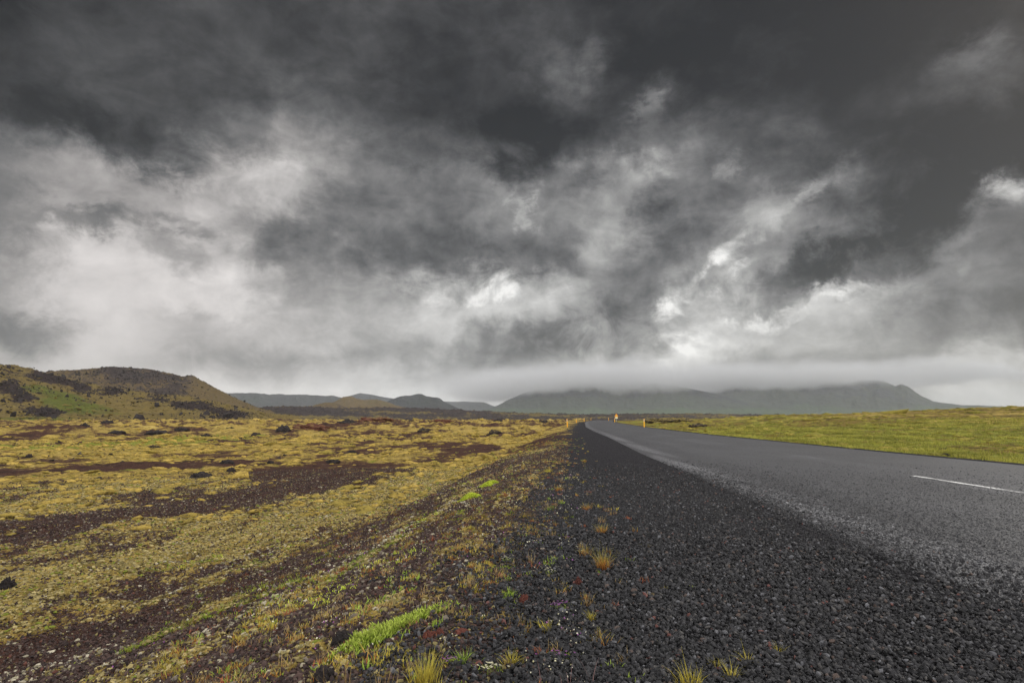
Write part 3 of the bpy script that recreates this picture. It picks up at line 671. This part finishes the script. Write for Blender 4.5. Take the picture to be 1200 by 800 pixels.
# ------------------------------------------------------------------ cushions, green patch, flowers
def solve(u, v):
    z = 0.
    for _ in range(10): x, y = gp(u, v, z); z = z1(x, y)
    return x, y, z
def cushion(u, v, rx, ry, hgt, rot, n, bh, mat, name, label, cat):
    x, y, z = solve(u, v)
    q = np.sqrt(rng.uniform(0, 1, n)); q = np.where(rng.uniform(size=n) < .14, q*1.35, q); a = rng.uniform(0, 2*math.pi, n)
    wob = 1+.22*np.sin(a*3+u)+.15*np.sin(a*5+v)+.12*np.sin(a*11+u)
    px = q*wob*rx*np.cos(a); py = q*wob*ry*np.sin(a); c, s = math.cos(rot), math.sin(rot)
    bx = x+px*c-py*s; by = y+px*s+py*c
    gz = zt(bx, by)+hgt*np.clip(1-q**2, 0, 1)*(.8+.2*rng.uniform(size=n))-.01
    o = blade_obj(name, bx, by, gz, bh*rng.uniform(.5, 1.1, n), np.full(n, bh*.28), rng.uniform(.1, 1.0, n), mat, origin=(x, y, z))
    core = IV.copy(); 
    t = np.linspace(0, 1, 9); an = np.linspace(0, 2*math.pi, 25)[:-1]
    T, A = np.meshgrid(t, an, indexing='ij'); W = 1+.22*np.sin(A*3+u)+.15*np.sin(A*5+v)
    cx = T*W*rx*np.cos(A); cy = T*W*ry*np.sin(A); wx = x+cx*c-cy*s; wy = y+cx*s+cy*c
    cz = zt(wx, wy)+hgt*(1-T**2)-.015*T-.004
    k = mesh_np('mound', np.stack([wx-x, wy-y, cz-z], -1).reshape(-1, 3), grid_faces(9, 24, True), mat)
    attr(k, 'h', rng.uniform(.0, .5, 9*24)); attr(k, 'tint', rng.uniform(.3, .6, 9*24)); k.parent = o
    return tag(o, label, cat)
tag(cushion(551, 584, .17, .14, .10, .3, 1500, .035, M_cush, 'moss_cushion', 'bright lime cushion plant, lower left of the pair on the embankment', 'cushion plant'), group='pair of lime cushion plants')
tag(cushion(573, 569, .19, .15, .10, .5, 1500, .035, M_cush, 'moss_cushion', 'bright lime cushion plant, upper right of the pair on the embankment', 'cushion plant'), group='pair of lime cushion plants')
M_fresh = blade_mat('fresh_green', (.10, .13, .015), (.22, .32, .03), (.42, .48, .09))
x0, y0, z0 = solve(462, 732); x1, y1, _ = solve(505, 712)
cushion(455, 740, .36, .10, .012, math.atan2(y1-y0, x1-x0), 3600, .050, M_fresh, 'green_patch', 'long bright green leafy patch on the near embankment', 'plant patch')
def flower_clump(u, v, n, sp_, mat, label, leafn=40, hgt=.05):
    x, y, z = solve(u, v); leafn = max(leafn, 110)
    o = blade_obj('flower_clump', x+rng.normal(0, sp_, leafn), y+rng.normal(0, sp_*.7, leafn), np.full(leafn, z-.01), hgt*rng.uniform(.4, 1, leafn), np.full(leafn, .004), rng.uniform(.3, 1.2, leafn), M_fresh, origin=(x, y, z))
    # five-petalled blossoms
    V_ = []; Fq = []
    for i in range(n):
        cx, cy = rng.normal(0, sp_), rng.normal(0, sp_*.7); cz = hgt*rng.uniform(.6, 1.1); a0 = rng.uniform(0, 6)
        tilt = rng.uniform(-.5, .5)
        for p in range(5):
            a = a0+p*2*math.pi/5; b0 = len(V_); L = .0075
            for da, rr2, dz in ((0, .001, 0), (-.45, L*.65, .002), (0, L, .001), (.45, L*.65, .002)):
                V_.append((cx+rr2*math.cos(a+da), cy+rr2*math.sin(a+da)-0.0, cz+dz+tilt*rr2*math.cos(a+da)))
            Fq.append((b0, b0+1, b0+2, b0+3))
    k = mesh_np('blossoms', V_, Fq, mat); attr(k, 'tint', rng.uniform(0, 1, len(V_))); k.parent = o
    return tag(o, label, 'flowers', 'flowering plants on the shoulder')
flower_clump(575, 788, 22, .03, M_flower, 'creamy white flower clump near the bottom, below the golden tuft')
flower_clump(643, 673, 14, .022, M_flower, 'small white flower clump on black gravel by the rusty tufts')
flower_clump(594, 658, 14, .025, M_flower, 'creamy yellow flower clump uphill of the fresh green tuft')
flower_clump(652, 770, 12, .04, M_purple, 'purple flowers over bright green leaves on the gravel near the bottom', 260, .035)
flower_clump(655, 714, 16, .036, M_purple, 'purple thyme flowers with thin stems below the red stone', 40, .05)
flower_clump(526, 776, 10, .02, M_purple, 'tiny purple flower clump left of the grey-green tuft', 14, .03)

# ------------------------------------------------------------------ rocks
def ico_sub(k):
    import bmesh
    bm = bmesh.new(); bmesh.ops.create_icosphere(bm, subdivisions=k, radius=1)
    v = np.array([p.co[:] for p in bm.verts]); f = np.array([[q.index for q in p.verts] for p in bm.faces]); bm.free(); return v, f
SV, SF = ico_sub(4)
def rock(u, v, wpx, hpx, mat, label, seed, name='lava_rock', cat='rock', group='dark lava rocks scattered over the left field', depth=.8, jag=.5):
    x, y, z = solve(u, v); d = y; w = wpx/FPX*d/2; h = hpx/FPX*d*(.8 if d > 10 else 1)
    p = SV.copy()
    n = fbm(p[:, 0]*1.4+seed*3.1+p[:, 2]*.7, p[:, 1]*1.4-seed*1.7+p[:, 2]*1.1, 5, seed, gain=.6, ridged=True)
    n2 = fbm(p[:, 0]*3+p[:, 2]*2.3+seed, p[:, 1]*3-p[:, 2]*1.7, 4, seed+3, gain=.65)
    p = p*(1+jag*(n-.2)+.28*n2)[:, None]
    p[:, 2] *= 1+.6*fbm(p[:, 0]*1.6+seed*5, p[:, 1]*1.6, 3, seed+8)
    p[:, 2] = np.where(p[:, 2] < -.25, -.25+(p[:, 2]+.25)*.2, p[:, 2])
    p = p*np.array([w, w*depth, h*.82])
    o = mesh_np(name, p, SF, mat, smooth=False); o.location = (x, y, z+h*.05)
    return tag(o, label, cat, group)
RK = [(125, 496, 12, 6, M_lava, 'pointed black lava rock at the foot of the near hill'),
      (99, 500, 10, 6, M_lava, 'rounded black lava rock left of the pointed one by the near hill'),
      (137, 506, 16, 4, M_lava, 'low wide lava outcrop on the yellow ground below the near hill'),
      (184, 509, 22, 6, M_lava, 'widest jagged lava outcrop below the end of the near hill'),
      (213, 505, 14, 5, M_lava, 'jagged lava outcrop just right of the widest one'),
      (241, 510, 12, 4, M_lava, 'small low lava rock right of the jagged outcrops'),
      (34, 536, 6, 5, M_lava, 'small upright black rock at far left, beyond the dark streak'),
      (237, 560, 22, 8, M_lava, 'flat black rock above the bare brown cinder patch'),
      (180, 525, 12, 3, M_lavam, 'low mossy lava rock in the middle of the green strip'),
      (266, 543, 13, 5, M_lava, 'broken black rock right of the brown streak, upper of two'),
      (271, 553, 9, 6, M_lava, 'squat black rock below the broken one'),
      (317, 543, 7, 4, M_lava, 'small black rock on yellow moss, midway along the field'),
      (332, 506, 15, 8, M_lava, 'peaked black lava rock alone on the yellow plain'),
      (300, 510, 9, 4, M_lava, 'small black rock left of the peaked lava rock'),
      (270, 503, 9, 3, M_lava, 'tiny low dark rock near the green strip end'),
      (365, 505, 36, 9, M_redm, 'red-brown mossy mound right of the peaked lava rock'),
      (408, 497, 22, 5, M_lava, 'dark lava hump left of the long rust-red mound'),
      (441, 498, 42, 8, M_redm, 'long rust-red cinder mound on the plain'),
      (390, 542, 14, 5, M_lava, 'flat black rock on brown ground in mid field'),
      (412, 532, 10, 5, M_lava, 'leaning black rock just beyond the flat mid-field rock'),
      (497, 508, 14, 5, M_lavam, 'dark mossy rock on the plain, nearer the road'),
      (518, 495, 26, 6, M_redm, 'rust-red mound on the plain nearer the road'),
      (580, 509, 14, 6, M_lavam, 'round dark rock at the end of a dark streak near the embankment'),
      (584, 496, 10, 5, M_lava, 'small dark rock between two red mounds by the horizon'),
      (608, 492.5, 30, 5, M_redl, 'rust-red mound on the horizon left of the first marker post'),
      (638, 497, 10, 3, M_lava, 'low dark rock close to the first marker post'),
      (640, 490.5, 28, 3, M_redl, 'thin red-brown rise on the horizon just left of the road'),
      (7, 689, 15, 10, M_lava, 'black rock in the near field at the left edge'),
      (475, 493, 16, 4, M_lava, 'dark hump between the two rust-red mounds on the plain')]
for i, (u, v, w, h, m_, lb) in enumerate(RK):
    red = m_ in (M_redl, M_redm)
    rock(u, v, w, h, m_, lb, i+3, name='cinder_mound' if red else 'lava_rock', cat='mound' if red else 'rock', group='rust-red cinder mounds on the plain' if red else 'dark lava rocks scattered over the left field')
GR = 'lava outcrops right of the road'
rock(786, 494, 46, 6, M_lavam, 'large dark mossy mound right of the road before the mountain', 61, 'lava_mound', 'mound', GR, 1.2)
rock(818, 500, 18, 5, M_lavam, 'smaller dark rock in front of the mossy mound right of the road', 62, group=GR)
rock(738, 492, 14, 3, M_lava, 'low dark outcrop behind the warning sign', 63, group=GR)
rock(1108, 534, 7, 3.5, M_lava, 'single small black stone on the right grass verge', 64, name='stone', cat='stone', group=GR)
RS = 'rusty red stones on the embankment'
for i, (u, v, w, h, lb) in enumerate(((678, 686, 8, 8, 'red-brown stone alone on the black gravel'), (615, 705, 10, 8, 'deep red stone on the gravel edge by the fresh green tuft'),
        (503, 748, 14, 8, 'rust-red stone right of the bright green patch'), (515, 745, 9, 8, 'second rust-red stone touching the one right of the green patch'),
        (542, 742, 16, 5, 'flat rust-red slab stone, right of the rust-red pair'), (402, 756, 22, 13, 'rough dark brown clod left of the bright green patch'),
        (380, 796, 20, 13, 'rough dark brown clod at the bottom edge below the green patch'))):
    rock(u, v, w, h, M_redl if 'red' in lb else M_lava, lb, 80+i, name='stone', cat='stone', group=RS if 'red' in lb else 'brown clods on the embankment')
# mid-size stones of the near embankment
# ------------------------------------------------------------------ marker posts and sign
def simple(col, rough=.5, noise_s=8, var=.25):
    def fn(t, b):
        n = t.noise(pos(t), noise_s, 5, .6)
        t.l.new(t.mix(t.mr(n, .35, .7, 0, var), col, tuple(c*.45 for c in col)), b.inputs['Base Color'])
    return fn
M_py = material('yellow_plastic', simple((.85, .42, .012)), .45, .4)
M_refl = material('white_reflector', simple((.8, .8, .78)), .3, .5)
M_dark = material('dark_reflector_frame', simple((.05, .05, .05)), .5, .4)
M_red = material('orange_sign_border', simple((.82, .27, .015)), .4, .4)
M_sy = material('yellow_sign_face', simple((.85, .50, .02)), .4, .4)
M_pale = material('pale_sign_plate', simple((.80, .72, .40)), .4, .4)
M_steel = material('galvanised_steel', simple((.35, .36, .37)), .45, .5)
def extrude_poly(pts, y0, y1, z0=0):
    n = len(pts); v = [(a, y0, b) for a, b in pts]+[(a, y1, b) for a, b in pts]
    f = [tuple(range(n)), tuple(range(2*n-1, n-1, -1))]+[(i, i+n, (i+1) % n+n, (i+1) % n) for i in range(n)]
    return v, f
def poly_obj(name, pts, y0, y1, mat, parent=None, bev=0.):
    v, f = extrude_poly(pts, y0, y1); me = bpy.data.meshes.new(name); me.from_pydata(v, [], f); me.validate(); me.update()
    me.materials.append(mat); o = bpy.data.objects.new(name, me); C.objects.link(o); o.parent = parent
    import bmesh
    bm = bmesh.new(); bm.from_mesh(me); bmesh.ops.recalc_face_normals(bm, faces=bm.faces)
    if bev: bmesh.ops.bevel(bm, geom=bm.edges[:], offset=bev, segments=2, affect='EDGES')
    bm.to_mesh(me); bm.free(); return o
def make_post():
    e = bpy.data.objects.new('marker_post', None); C.objects.link(e)
    poly_obj('post', [(-.065, -.1), (.065, -.1), (.055, .97), (.02, 1.03), (-.055, .95)], -.02, .02, M_py, e, .006)
    poly_obj('reflector_frame', [(-.045, .72), (.045, .72), (.045, .88), (-.045, .88)], -.026, -.0215, M_dark, e)
    poly_obj('reflector', [(-.03, .735), (.03, .735), (.03, .865), (-.03, .865)], -.031, -.0275, M_refl, e)
    return e
def copy_tree(o):
    c = o.copy(); C.objects.link(c)
    for ch in [q for q in C.objects if q.parent == o]:
        d = ch.copy(); C.objects.link(d); d.parent = c
    return c
POSTS = [(665, 500, 1.0, 'nearest yellow marker post on the left edge of the road', -3), (675.4, 495.4, .9, 'second yellow marker post on the left, just past the nearest one', 0),
         (684.6, 494, .9, 'third yellow marker post along the left edge, where road bends', 0), (692.5, 492.4, .95, 'farthest tiny yellow marker post on the left of the bend', 0),
         (755, 500.2, 1.0, 'nearest yellow marker post on the right edge of the road', 0), (720.4, 495.6, .95, 'yellow marker post on the right standing in front of warning sign', 0),
         (713.3, 494, .95, 'farthest yellow marker post on the right at the bend', 0)]
PX = [None, (14.6, 118), (19.6, 148), (33.0, 215), None, (24.2, 132), (31.0, 178)]
p0 = make_post()
for i, (u, v, s_, lb, tl) in enumerate(POSTS):
    o = p0 if i == 0 else copy_tree(p0)
    x, y = gp(u, v, 0) if PX[i] is None else PX[i]
    if PX[i] is not None: x = (u-600)/FPX*y/ (1.0)*(cp-(-(v-400)/FPX)*sp)**-1 if False else (u-600)/FPX*y/(cp+(v-400)/FPX*sp)
    gx = float(height(np.array([x]), np.array([y]))[0])
    o.location = (x, y, gx); o.rotation_euler = (0, R_(tl), -math.atan2(x, y)); o.scale = (1.1, 1.1, s_)
    tag(o, lb, 'marker post', 'yellow marker posts along the road')
sg = bpy.data.objects.new('warning_sign', None); C.objects.link(sg)
y = 150.; x = (722.3-600)/FPX*y/(cp+(488-400)/FPX*sp)
sg.scale = (.85, .85, .85); sg.location = (x, y, float(height(np.array([x]), np.array([y]))[0])); sg.rotation_euler = (0, 0, -math.atan2(x, y)+.1)
poly_obj('pole', [(-.04, -.2), (.04, -.2), (.04, 2.45), (-.04, 2.45)], .01, .09, M_steel, sg, .01)
bd = poly_obj('sign_panel', [(-.52, 1.55), (.52, 1.55), (.56, 1.62), (.05, 2.5), (-.05, 2.5), (-.56, 1.62)], -.015, .005, M_red, sg)
poly_obj('sign_face', [(-.34, 1.68), (.34, 1.68), (0, 2.26)], -.022, -.018, M_sy, bd)
poly_obj('distance_plate', [(-.4, 1.0), (.4, 1.0), (.4, 1.46), (-.4, 1.46)], -.015, .005, M_pale, sg, .004)
tag(sg, 'small orange and yellow warning sign on a pole by the road bend', 'road sign')

# ------------------------------------------------------------------ haze
def haze_box():
    v = [(a*9500, b, c) for a in (-1, 1) for b in (-1500, 9500) for c in (-14, 450)]
    f = [(0, 1, 3, 2), (4, 6, 7, 5), (0, 4, 5, 1), (2, 3, 7, 6), (0, 2, 6, 4), (1, 5, 7, 3)]
    me = bpy.data.meshes.new('haze'); me.from_pydata(v, [], f); me.update()
    m = bpy.data.materials.new('haze_air'); m.use_nodes = True; nt = m.node_tree; nt.nodes.clear()
    out = nt.nodes.new('ShaderNodeOutputMaterial'); pv = nt.nodes.new('ShaderNodeVolumePrincipled')
    pv.inputs['Color'].default_value = (.86, .92, .95, 1); pv.inputs['Density'].default_value = HAZE_D; pv.inputs['Anisotropy'].default_value = 0.0
    nt.links.new(pv.outputs[0], out.inputs['Volume']); me.materials.append(m)
    o = bpy.data.objects.new('haze', me); C.objects.link(o); o['kind'] = 'stuff'; o['label'] = 'pale grey haze over the plain fading the far mountains'
HAZE_D = 4.6e-5
haze_box()

def cloud_bank():
    v = [(a, b, c) for a in (-1100, 5700) for b in (4300, 8200) for c in (140, 660)]
    f = [(0, 1, 3, 2), (4, 6, 7, 5), (0, 4, 5, 1), (2, 3, 7, 6), (0, 2, 6, 4), (1, 5, 7, 3)]
    me = bpy.data.meshes.new('cloud_bank'); me.from_pydata(v, [], f); me.update()
    m = bpy.data.materials.new('cloud_vapour'); m.use_nodes = True; m.node_tree.nodes.clear(); t = NT(m.node_tree)
    out = t.new('ShaderNodeOutputMaterial'); pv = t.new('ShaderNodeVolumePrincipled')
    P = t.new('ShaderNodeNewGeometry').outputs['Position']; sp_ = t.new('ShaderNodeSeparateXYZ'); t.l.new(P, sp_.inputs[0]); X_, Y_, Z_ = sp_.outputs
    n = t.m('ADD', t.m('MULTIPLY', t.noise(P, .0015, 3, .55), .6), t.m('MULTIPLY', t.noise(P, .0050, 5, .6), .4))
    z0 = t.m('ADD', t.m('MULTIPLY', X_, .031), t.m('ADD', 172., t.m('MULTIPLY', t.m('SUBTRACT', n, .5), 420.)))
    d = t.m('MULTIPLY', t.mr(t.m('SUBTRACT', Z_, z0), 0., 90.), t.mr(t.m('ADD', Z_, t.m('MULTIPLY', t.m('SUBTRACT', n, .5), -500.)), 500., 300.))
    edge = t.m('ADD', X_, t.m('MULTIPLY', t.m('SUBTRACT', n, .5), 900.))
    d = t.m('MULTIPLY', d, t.m('MULTIPLY', t.mr(edge, -900., 500.), t.mr(edge, 5150., 4300.)))
    d = t.m('MULTIPLY', d, t.m('MULTIPLY', t.mr(Y_, 4300., 5000.), t.mr(n, .25, .5, .35, 1)))
    pv.inputs['Color'].default_value = (.66, .67, .685, 1); t.l.new(t.m('MULTIPLY', d, CLOUD_D), pv.inputs['Density'])
    t.l.new(pv.outputs[0], out.inputs['Volume']); me.materials.append(m)
    o = bpy.data.objects.new('cloud_bank', me); C.objects.link(o); o['kind'] = 'stuff'; o['label'] = 'low grey cloud hiding the mountain tops'
CLOUD_D = .006
cloud_bank()
# ------------------------------------------------------------------ sky
W = bpy.data.worlds.new('World'); S.world = W; W.use_nodes = True
t = NT(W.node_tree); bg = W.node_tree.nodes['Background']
SUN_EL, SUN_AZ = R_(34), R_(62)     # azimuth clockwise from the view direction
D = t.new('ShaderNodeTexCoord').outputs['Generated']
sx = t.new('ShaderNodeSeparateXYZ'); t.l.new(D, sx.inputs[0]); dx, dy, dz = sx.outputs
hyp = t.m('SQRT', t.m('ADD', t.m('MULTIPLY', dx, dx), t.m('MULTIPLY', dy, dy)))
azi = t.m('ARCTAN2', dx, dy); tel = t.m('DIVIDE', dz, t.m('MAXIMUM', hyp, .05))
zc = t.m('ADD', t.m('MAXIMUM', dz, 0.), .30)
cv = t.new('ShaderNodeCombineXYZ'); t.l.new(t.m('DIVIDE', dx, zc), cv.inputs[0]); t.l.new(t.m('DIVIDE', dy, zc), cv.inputs[1])
P0 = cv.outputs[0]
rotn = t.new('ShaderNodeMapping'); rotn.inputs['Rotation'].default_value = (0, 0, R_(-28)); rotn.inputs['Scale'].default_value = (1, 1.0, 1); t.l.new(P0, rotn.inputs[0]); P1 = rotn.outputs[0]
aniso = t.new('ShaderNodeMapping'); aniso.inputs['Rotation'].default_value = (0, R_(32), 0); aniso.inputs['Scale'].default_value = (.75, 1, 1.5); t.l.new(D, aniso.inputs[0]); D2 = aniso.outputs[0]
wc = t.noise(D, 4.5, 7, .55, .3, True); ws = t.new('ShaderNodeSeparateColor'); t.l.new(wc, ws.inputs[0])
wd = t.noise(D, 11, 8, .62, .3, True); wt = t.new('ShaderNodeSeparateColor'); t.l.new(wd, wt.inputs[0])
low = t.mr(tel, .02, .3)
wa = t.m('ADD', t.m('MULTIPLY', t.m('SUBTRACT', ws.outputs[0], .5), .16), t.m('MULTIPLY', t.m('SUBTRACT', wt.outputs[0], .5), .20))
wb = t.m('ADD', t.m('MULTIPLY', t.m('SUBTRACT', ws.outputs[1], .5), .12), t.m('MULTIPLY', t.m('SUBTRACT', wt.outputs[1], .5), .15))
we = t.noise(D2, 24, 8, .66, .6, True); wu = t.new('ShaderNodeSeparateColor'); t.l.new(we, wu.inputs[0])
wa = t.m('ADD', wa, t.m('MULTIPLY', t.m('SUBTRACT', wu.outputs[0], .5), .08)); wb = t.m('ADD', wb, t.m('MULTIPLY', t.m('SUBTRACT', wu.outputs[1], .5), .06))
az_w = t.m('ADD', azi, t.m('MULTIPLY', wa, t.mr(low, 0, 1, .6, 1, 'LINEAR')))
tel_w = t.m('ADD', tel, t.m('MULTIPLY', wb, t.mr(low, 0, 1, .4, 1, 'LINEAR')))
UC = list(range(0, 1201, 60))
VR = [0, 40, 80, 120, 160, 200, 240, 280, 320, 360, 400, 440, 470]
GV = np.array([[int(k) for k in q.split()] for q in """20 33 32 32 34 34 34 36 34 31 32 31 25 26 24 22 21 19 17 20 24
28 34 32 31 33 32 32 36 35 31 37 31 28 30 25 25 23 23 21 24 34
28 34 39 36 35 31 34 34 31 29 32 47 27 26 27 28 24 25 38 40 27
30 29 33 32 33 37 42 38 29 30 28 36 27 40 30 27 25 27 30 25 24
40 32 36 38 46 46 54 42 31 33 27 27 29 45 36 35 26 28 27 24 25
52 56 62 66 70 68 62 44 44 46 44 40 55 56 46 40 34 30 27 25 28
50 66 54 60 66 58 48 46 46 48 62 50 68 58 44 62 52 44 33 36 56
52 70 74 72 70 50 44 46 46 46 44 46 56 44 52 54 54 46 38 46 44
54 72 78 76 80 68 54 60 46 46 56 50 54 48 68 60 46 46 42 44 40
58 72 78 78 82 78 56 64 74 80 82 74 58 56 74 60 74 62 52 42 38
48 70 76 74 66 68 74 66 72 68 62 56 60 82 86 74 70 62 52 56 50
74 76 76 76 72 68 70 72 70 56 50 54 60 62 60 54 50 46 54 62 60
78 78 80 82 84 84 84 84 82 82 76 64 60 56 54 52 50 54 66 70 66""".split("\n")], float)/100
def sky_grey(u, v):
    v = min(max(v, 0), 470); u = min(max(u, 0), 1200)
    row = [np.interp(u, UC, g) for g in GV]; return float(np.interp(v, VR, row))
def uv_of(a, tn):
    x, y, z = math.sin(a), math.cos(a), tn
    f = y*cp+z*sp; up = -y*sp+z*cp
    return 600+FPX*x/f, 400-FPX*up/f
ROWS = [0., .03, .07, .115, .165, .22, .28, .34, .41, .48, .56, .65, .74, .82]
NA = 31; A0, A1 = R_(-46), R_(46)
az01 = t.mr(az_w, A0, A1, 0, 1, 'LINEAR')
val = None
for i, tn in enumerate(ROWS):
    stops = []
    for j in range(NA):
        a = A0+(A1-A0)*j/(NA-1); u, v = uv_of(a, tn); stops.append((j/(NA-1), float(sky_grey(u, v))))
    rp = t.ramp(az01, stops, 'CARDINAL')
    val = rp if i == 0 else t.mix(t.mr(tel_w, ROWS[i-1], tn), val, rp)
sc_ = t.new('ShaderNodeSeparateColor'); t.l.new(val, sc_.inputs[0]); g = sc_.outputs[0]
d1 = t.m('SUBTRACT', t.noise(D2, 5.5, 8, .55, .4), .5)
d2 = t.m('SUBTRACT', t.noise(D2, 13, 8, .58, .5), .5)
d3 = t.m('SUBTRACT', t.noise(D, 30, 6, .55, .3), .5)
det = t.m('ADD', t.m('MULTIPLY', d1, .26), t.m('ADD', t.m('MULTIPLY', d2, .27), t.m('MULTIPLY', d3, .14)))
g = t.m('ADD', g, t.m('MULTIPLY', t.m('MULTIPLY', det, t.mr(g, .22, .5, .5, 1.15)), t.m('MULTIPLY', t.mr(tel, .0, .1, .5, 1), t.mr(t.m('ADD', azi, tel), -.55, -.1, .35, 1))))
g = t.m('MAXIMUM', g, .13)
# small bright rents in the cloud and dark scuds: (u, v, half width, half height, angle, gain)
BL = [(800, 406, 30, 18, 0, .20), (797, 356, 20, 14, 0, .22), (985, 343, 30, 8, -12, .22), (905, 373, 34, 9, -12, .22), (848, 328, 30, 12, -30, .14),
      (575, 345, 55, 14, -8, .12), (623, 243, 10, 22, -20, .12), (750, 212, 22, 26, 10, .10), (770, 120, 16, 30, 10, .08), (1118, 72, 34, 18, -25, .08), (1180, 240, 20, 14, 0, .14),
      (860, 190, 14, 16, 0, .12), (190, 200, 60, 16, 0, .08), (20, 398, 34, 14, 0, -.16), (110, 255, 42, 14, -8, -.16), (205, 255, 28, 10, 0, -.10), (210, 300, 40, 16, 20, -.10),
      (250, 378, 70, 10, 0, -.06), (340, 412, 110, 16, -8, -.07), (330, 262, 90, 22, 4, -.06), (500, 290, 110, 34, 6, -.05), (610, 410, 130, 28, -6, -.16), (730, 372, 90, 34, -24, -.16), (960, 318, 130, 22, -14, -.14), (850, 60, 170, 70, 0, -.05), (1080, 200, 150, 60, -20, -.06), (600, 180, 110, 40, 0, -.07), (905, 268, 90, 12, -32, .13), (850, 318, 60, 12, -34, .12), (870, 300, 60, 8, -34, -.05), (800, 250, 40, 40, -20, -.10), (1110, 300, 90, 12, -30, .07), (1050, 262, 110, 20, -28, -.09), (950, 355, 90, 10, -14, -.08), (700, 300, 60, 20, -30, .06), (1165, 425, 60, 26, 0, .12), (1140, 372, 110, 26, -6, -.08), (600, 300, 70, 26, 10, -.07), (560, 345, 100, 20, -8, .08), (640, 165, 90, 26, 4, -.05), (90, 140, 110, 24, 10, -.07), (300, 425, 110, 14, -4, -.06), (470, 440, 60, 8, 0, .05), (730, 425, 80, 16, -4, .08)]
Pw = t.new('ShaderNodeCombineXYZ'); t.l.new(az_w, Pw.inputs[0]); t.l.new(tel_w, Pw.inputs[1])
rag2 = t.mr(t.noise(D, 14, 8, .6, .5), .33, .58, .25, 1.)
rag = t.mr(t.noise(D, 17, 7, .55, .4), .34, .62)
for u, v, w, h, rot, k in BL:
    q = ray(u, v); a = math.atan2(q[0], q[1]); tn = q[2]/math.hypot(q[0], q[1])
    mp = t.new('ShaderNodeMapping', vector_type='TEXTURE'); t.l.new(Pw.outputs[0], mp.inputs[0])
    mp.inputs['Location'].default_value = (a, tn, 0); mp.inputs['Rotation'].default_value = (0, 0, R_(-rot))
    mp.inputs['Scale'].default_value = (w/FPX*1.5, h/FPX*1.5, 1)
    f = t.mr(t.vm('LENGTH', mp.outputs[0]), 0., 1.25, k*1.25, 0., 'SMOOTHERSTEP')
    g = t.m('ADD', g, t.m('MULTIPLY', f, rag if k > 0 else rag2))
g = t.m('ADD', t.m('MULTIPLY', t.m('SUBTRACT', g, .5), t.mr(tel, .05, .3, 1.08, 1.36)), t.mr(tel, .05, .3, .5, .475))
g = t.m('MINIMUM', t.m('MAXIMUM', g, .10), .97)
lin = t.m('POWER', g, 2.2)
# unseen sky overhead and behind the camera, brightness added to light the ground
fill_mask = t.m('MAXIMUM', t.mr(t.m('ABSOLUTE', azi), R_(50), R_(95)), t.mr(tel, .95, 2.2))
BACK_FILL = 1.8
lin = t.m('ADD', lin, t.m('MULTIPLY', fill_mask, t.m('MULTIPLY', t.mr(d1, -.25, .25, .6, 1.4), BACK_FILL)))
tint = t.mix(t.mr(g, .2, .65), (1.0, .985, 1.01), (1.01, 1.0, .975))
tint = t.mix(t.m('MULTIPLY', t.mr(azi, R_(0), R_(-35)), t.mr(g, .35, .6)), tint, (1.045, .99, .965))
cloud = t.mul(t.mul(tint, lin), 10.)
sky = t.new('ShaderNodeTexSky', sky_type='NISHITA'); sky.sun_disc = False; sky.sun_elevation = SUN_EL; sky.sun_rotation = SUN_AZ
sky.air_density = 1; sky.dust_density = 2
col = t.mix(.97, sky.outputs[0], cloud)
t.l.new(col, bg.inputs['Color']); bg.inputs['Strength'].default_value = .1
W.cycles.sampling_method = 'MANUAL'; W.cycles.sample_map_resolution = 512
sun = bpy.data.lights.new('sun', 'SUN'); sun.energy = 1.5; sun.angle = R_(11); sun.color = (1, .95, .87)
so = bpy.data.objects.new('sun', sun); C.objects.link(so)
so.rotation_euler = Vector((math.sin(SUN_AZ)*math.cos(SUN_EL), math.cos(SUN_AZ)*math.cos(SUN_EL), math.sin(SUN_EL))).to_track_quat('Z', 'Y').to_euler()

# ------------------------------------------------------------------ camera and render
cam = bpy.data.cameras.new('camera'); cam.lens = FPX*36/1200; cam.sensor_width = 36; cam.clip_start = .05; cam.clip_end = 60000
co = bpy.data.objects.new('camera', cam); C.objects.link(co); co.location = (0, 0, CAMZ); co.rotation_euler = (math.pi/2+PITCH, 0, 0); S.camera = co
S.view_settings.view_transform = 'Standard'; S.view_settings.look = 'None'; S.view_settings.gamma = 1; S.view_settings.exposure = 0
S.cycles.use_denoising = True; S.cycles.max_bounces = 5; S.cycles.diffuse_bounces = 2; S.cycles.glossy_bounces = 2; S.cycles.transmission_bounces = 2
S.cycles.volume_bounces = 1; S.cycles.transparent_max_bounces = 4; S.cycles.volume_max_steps = 64
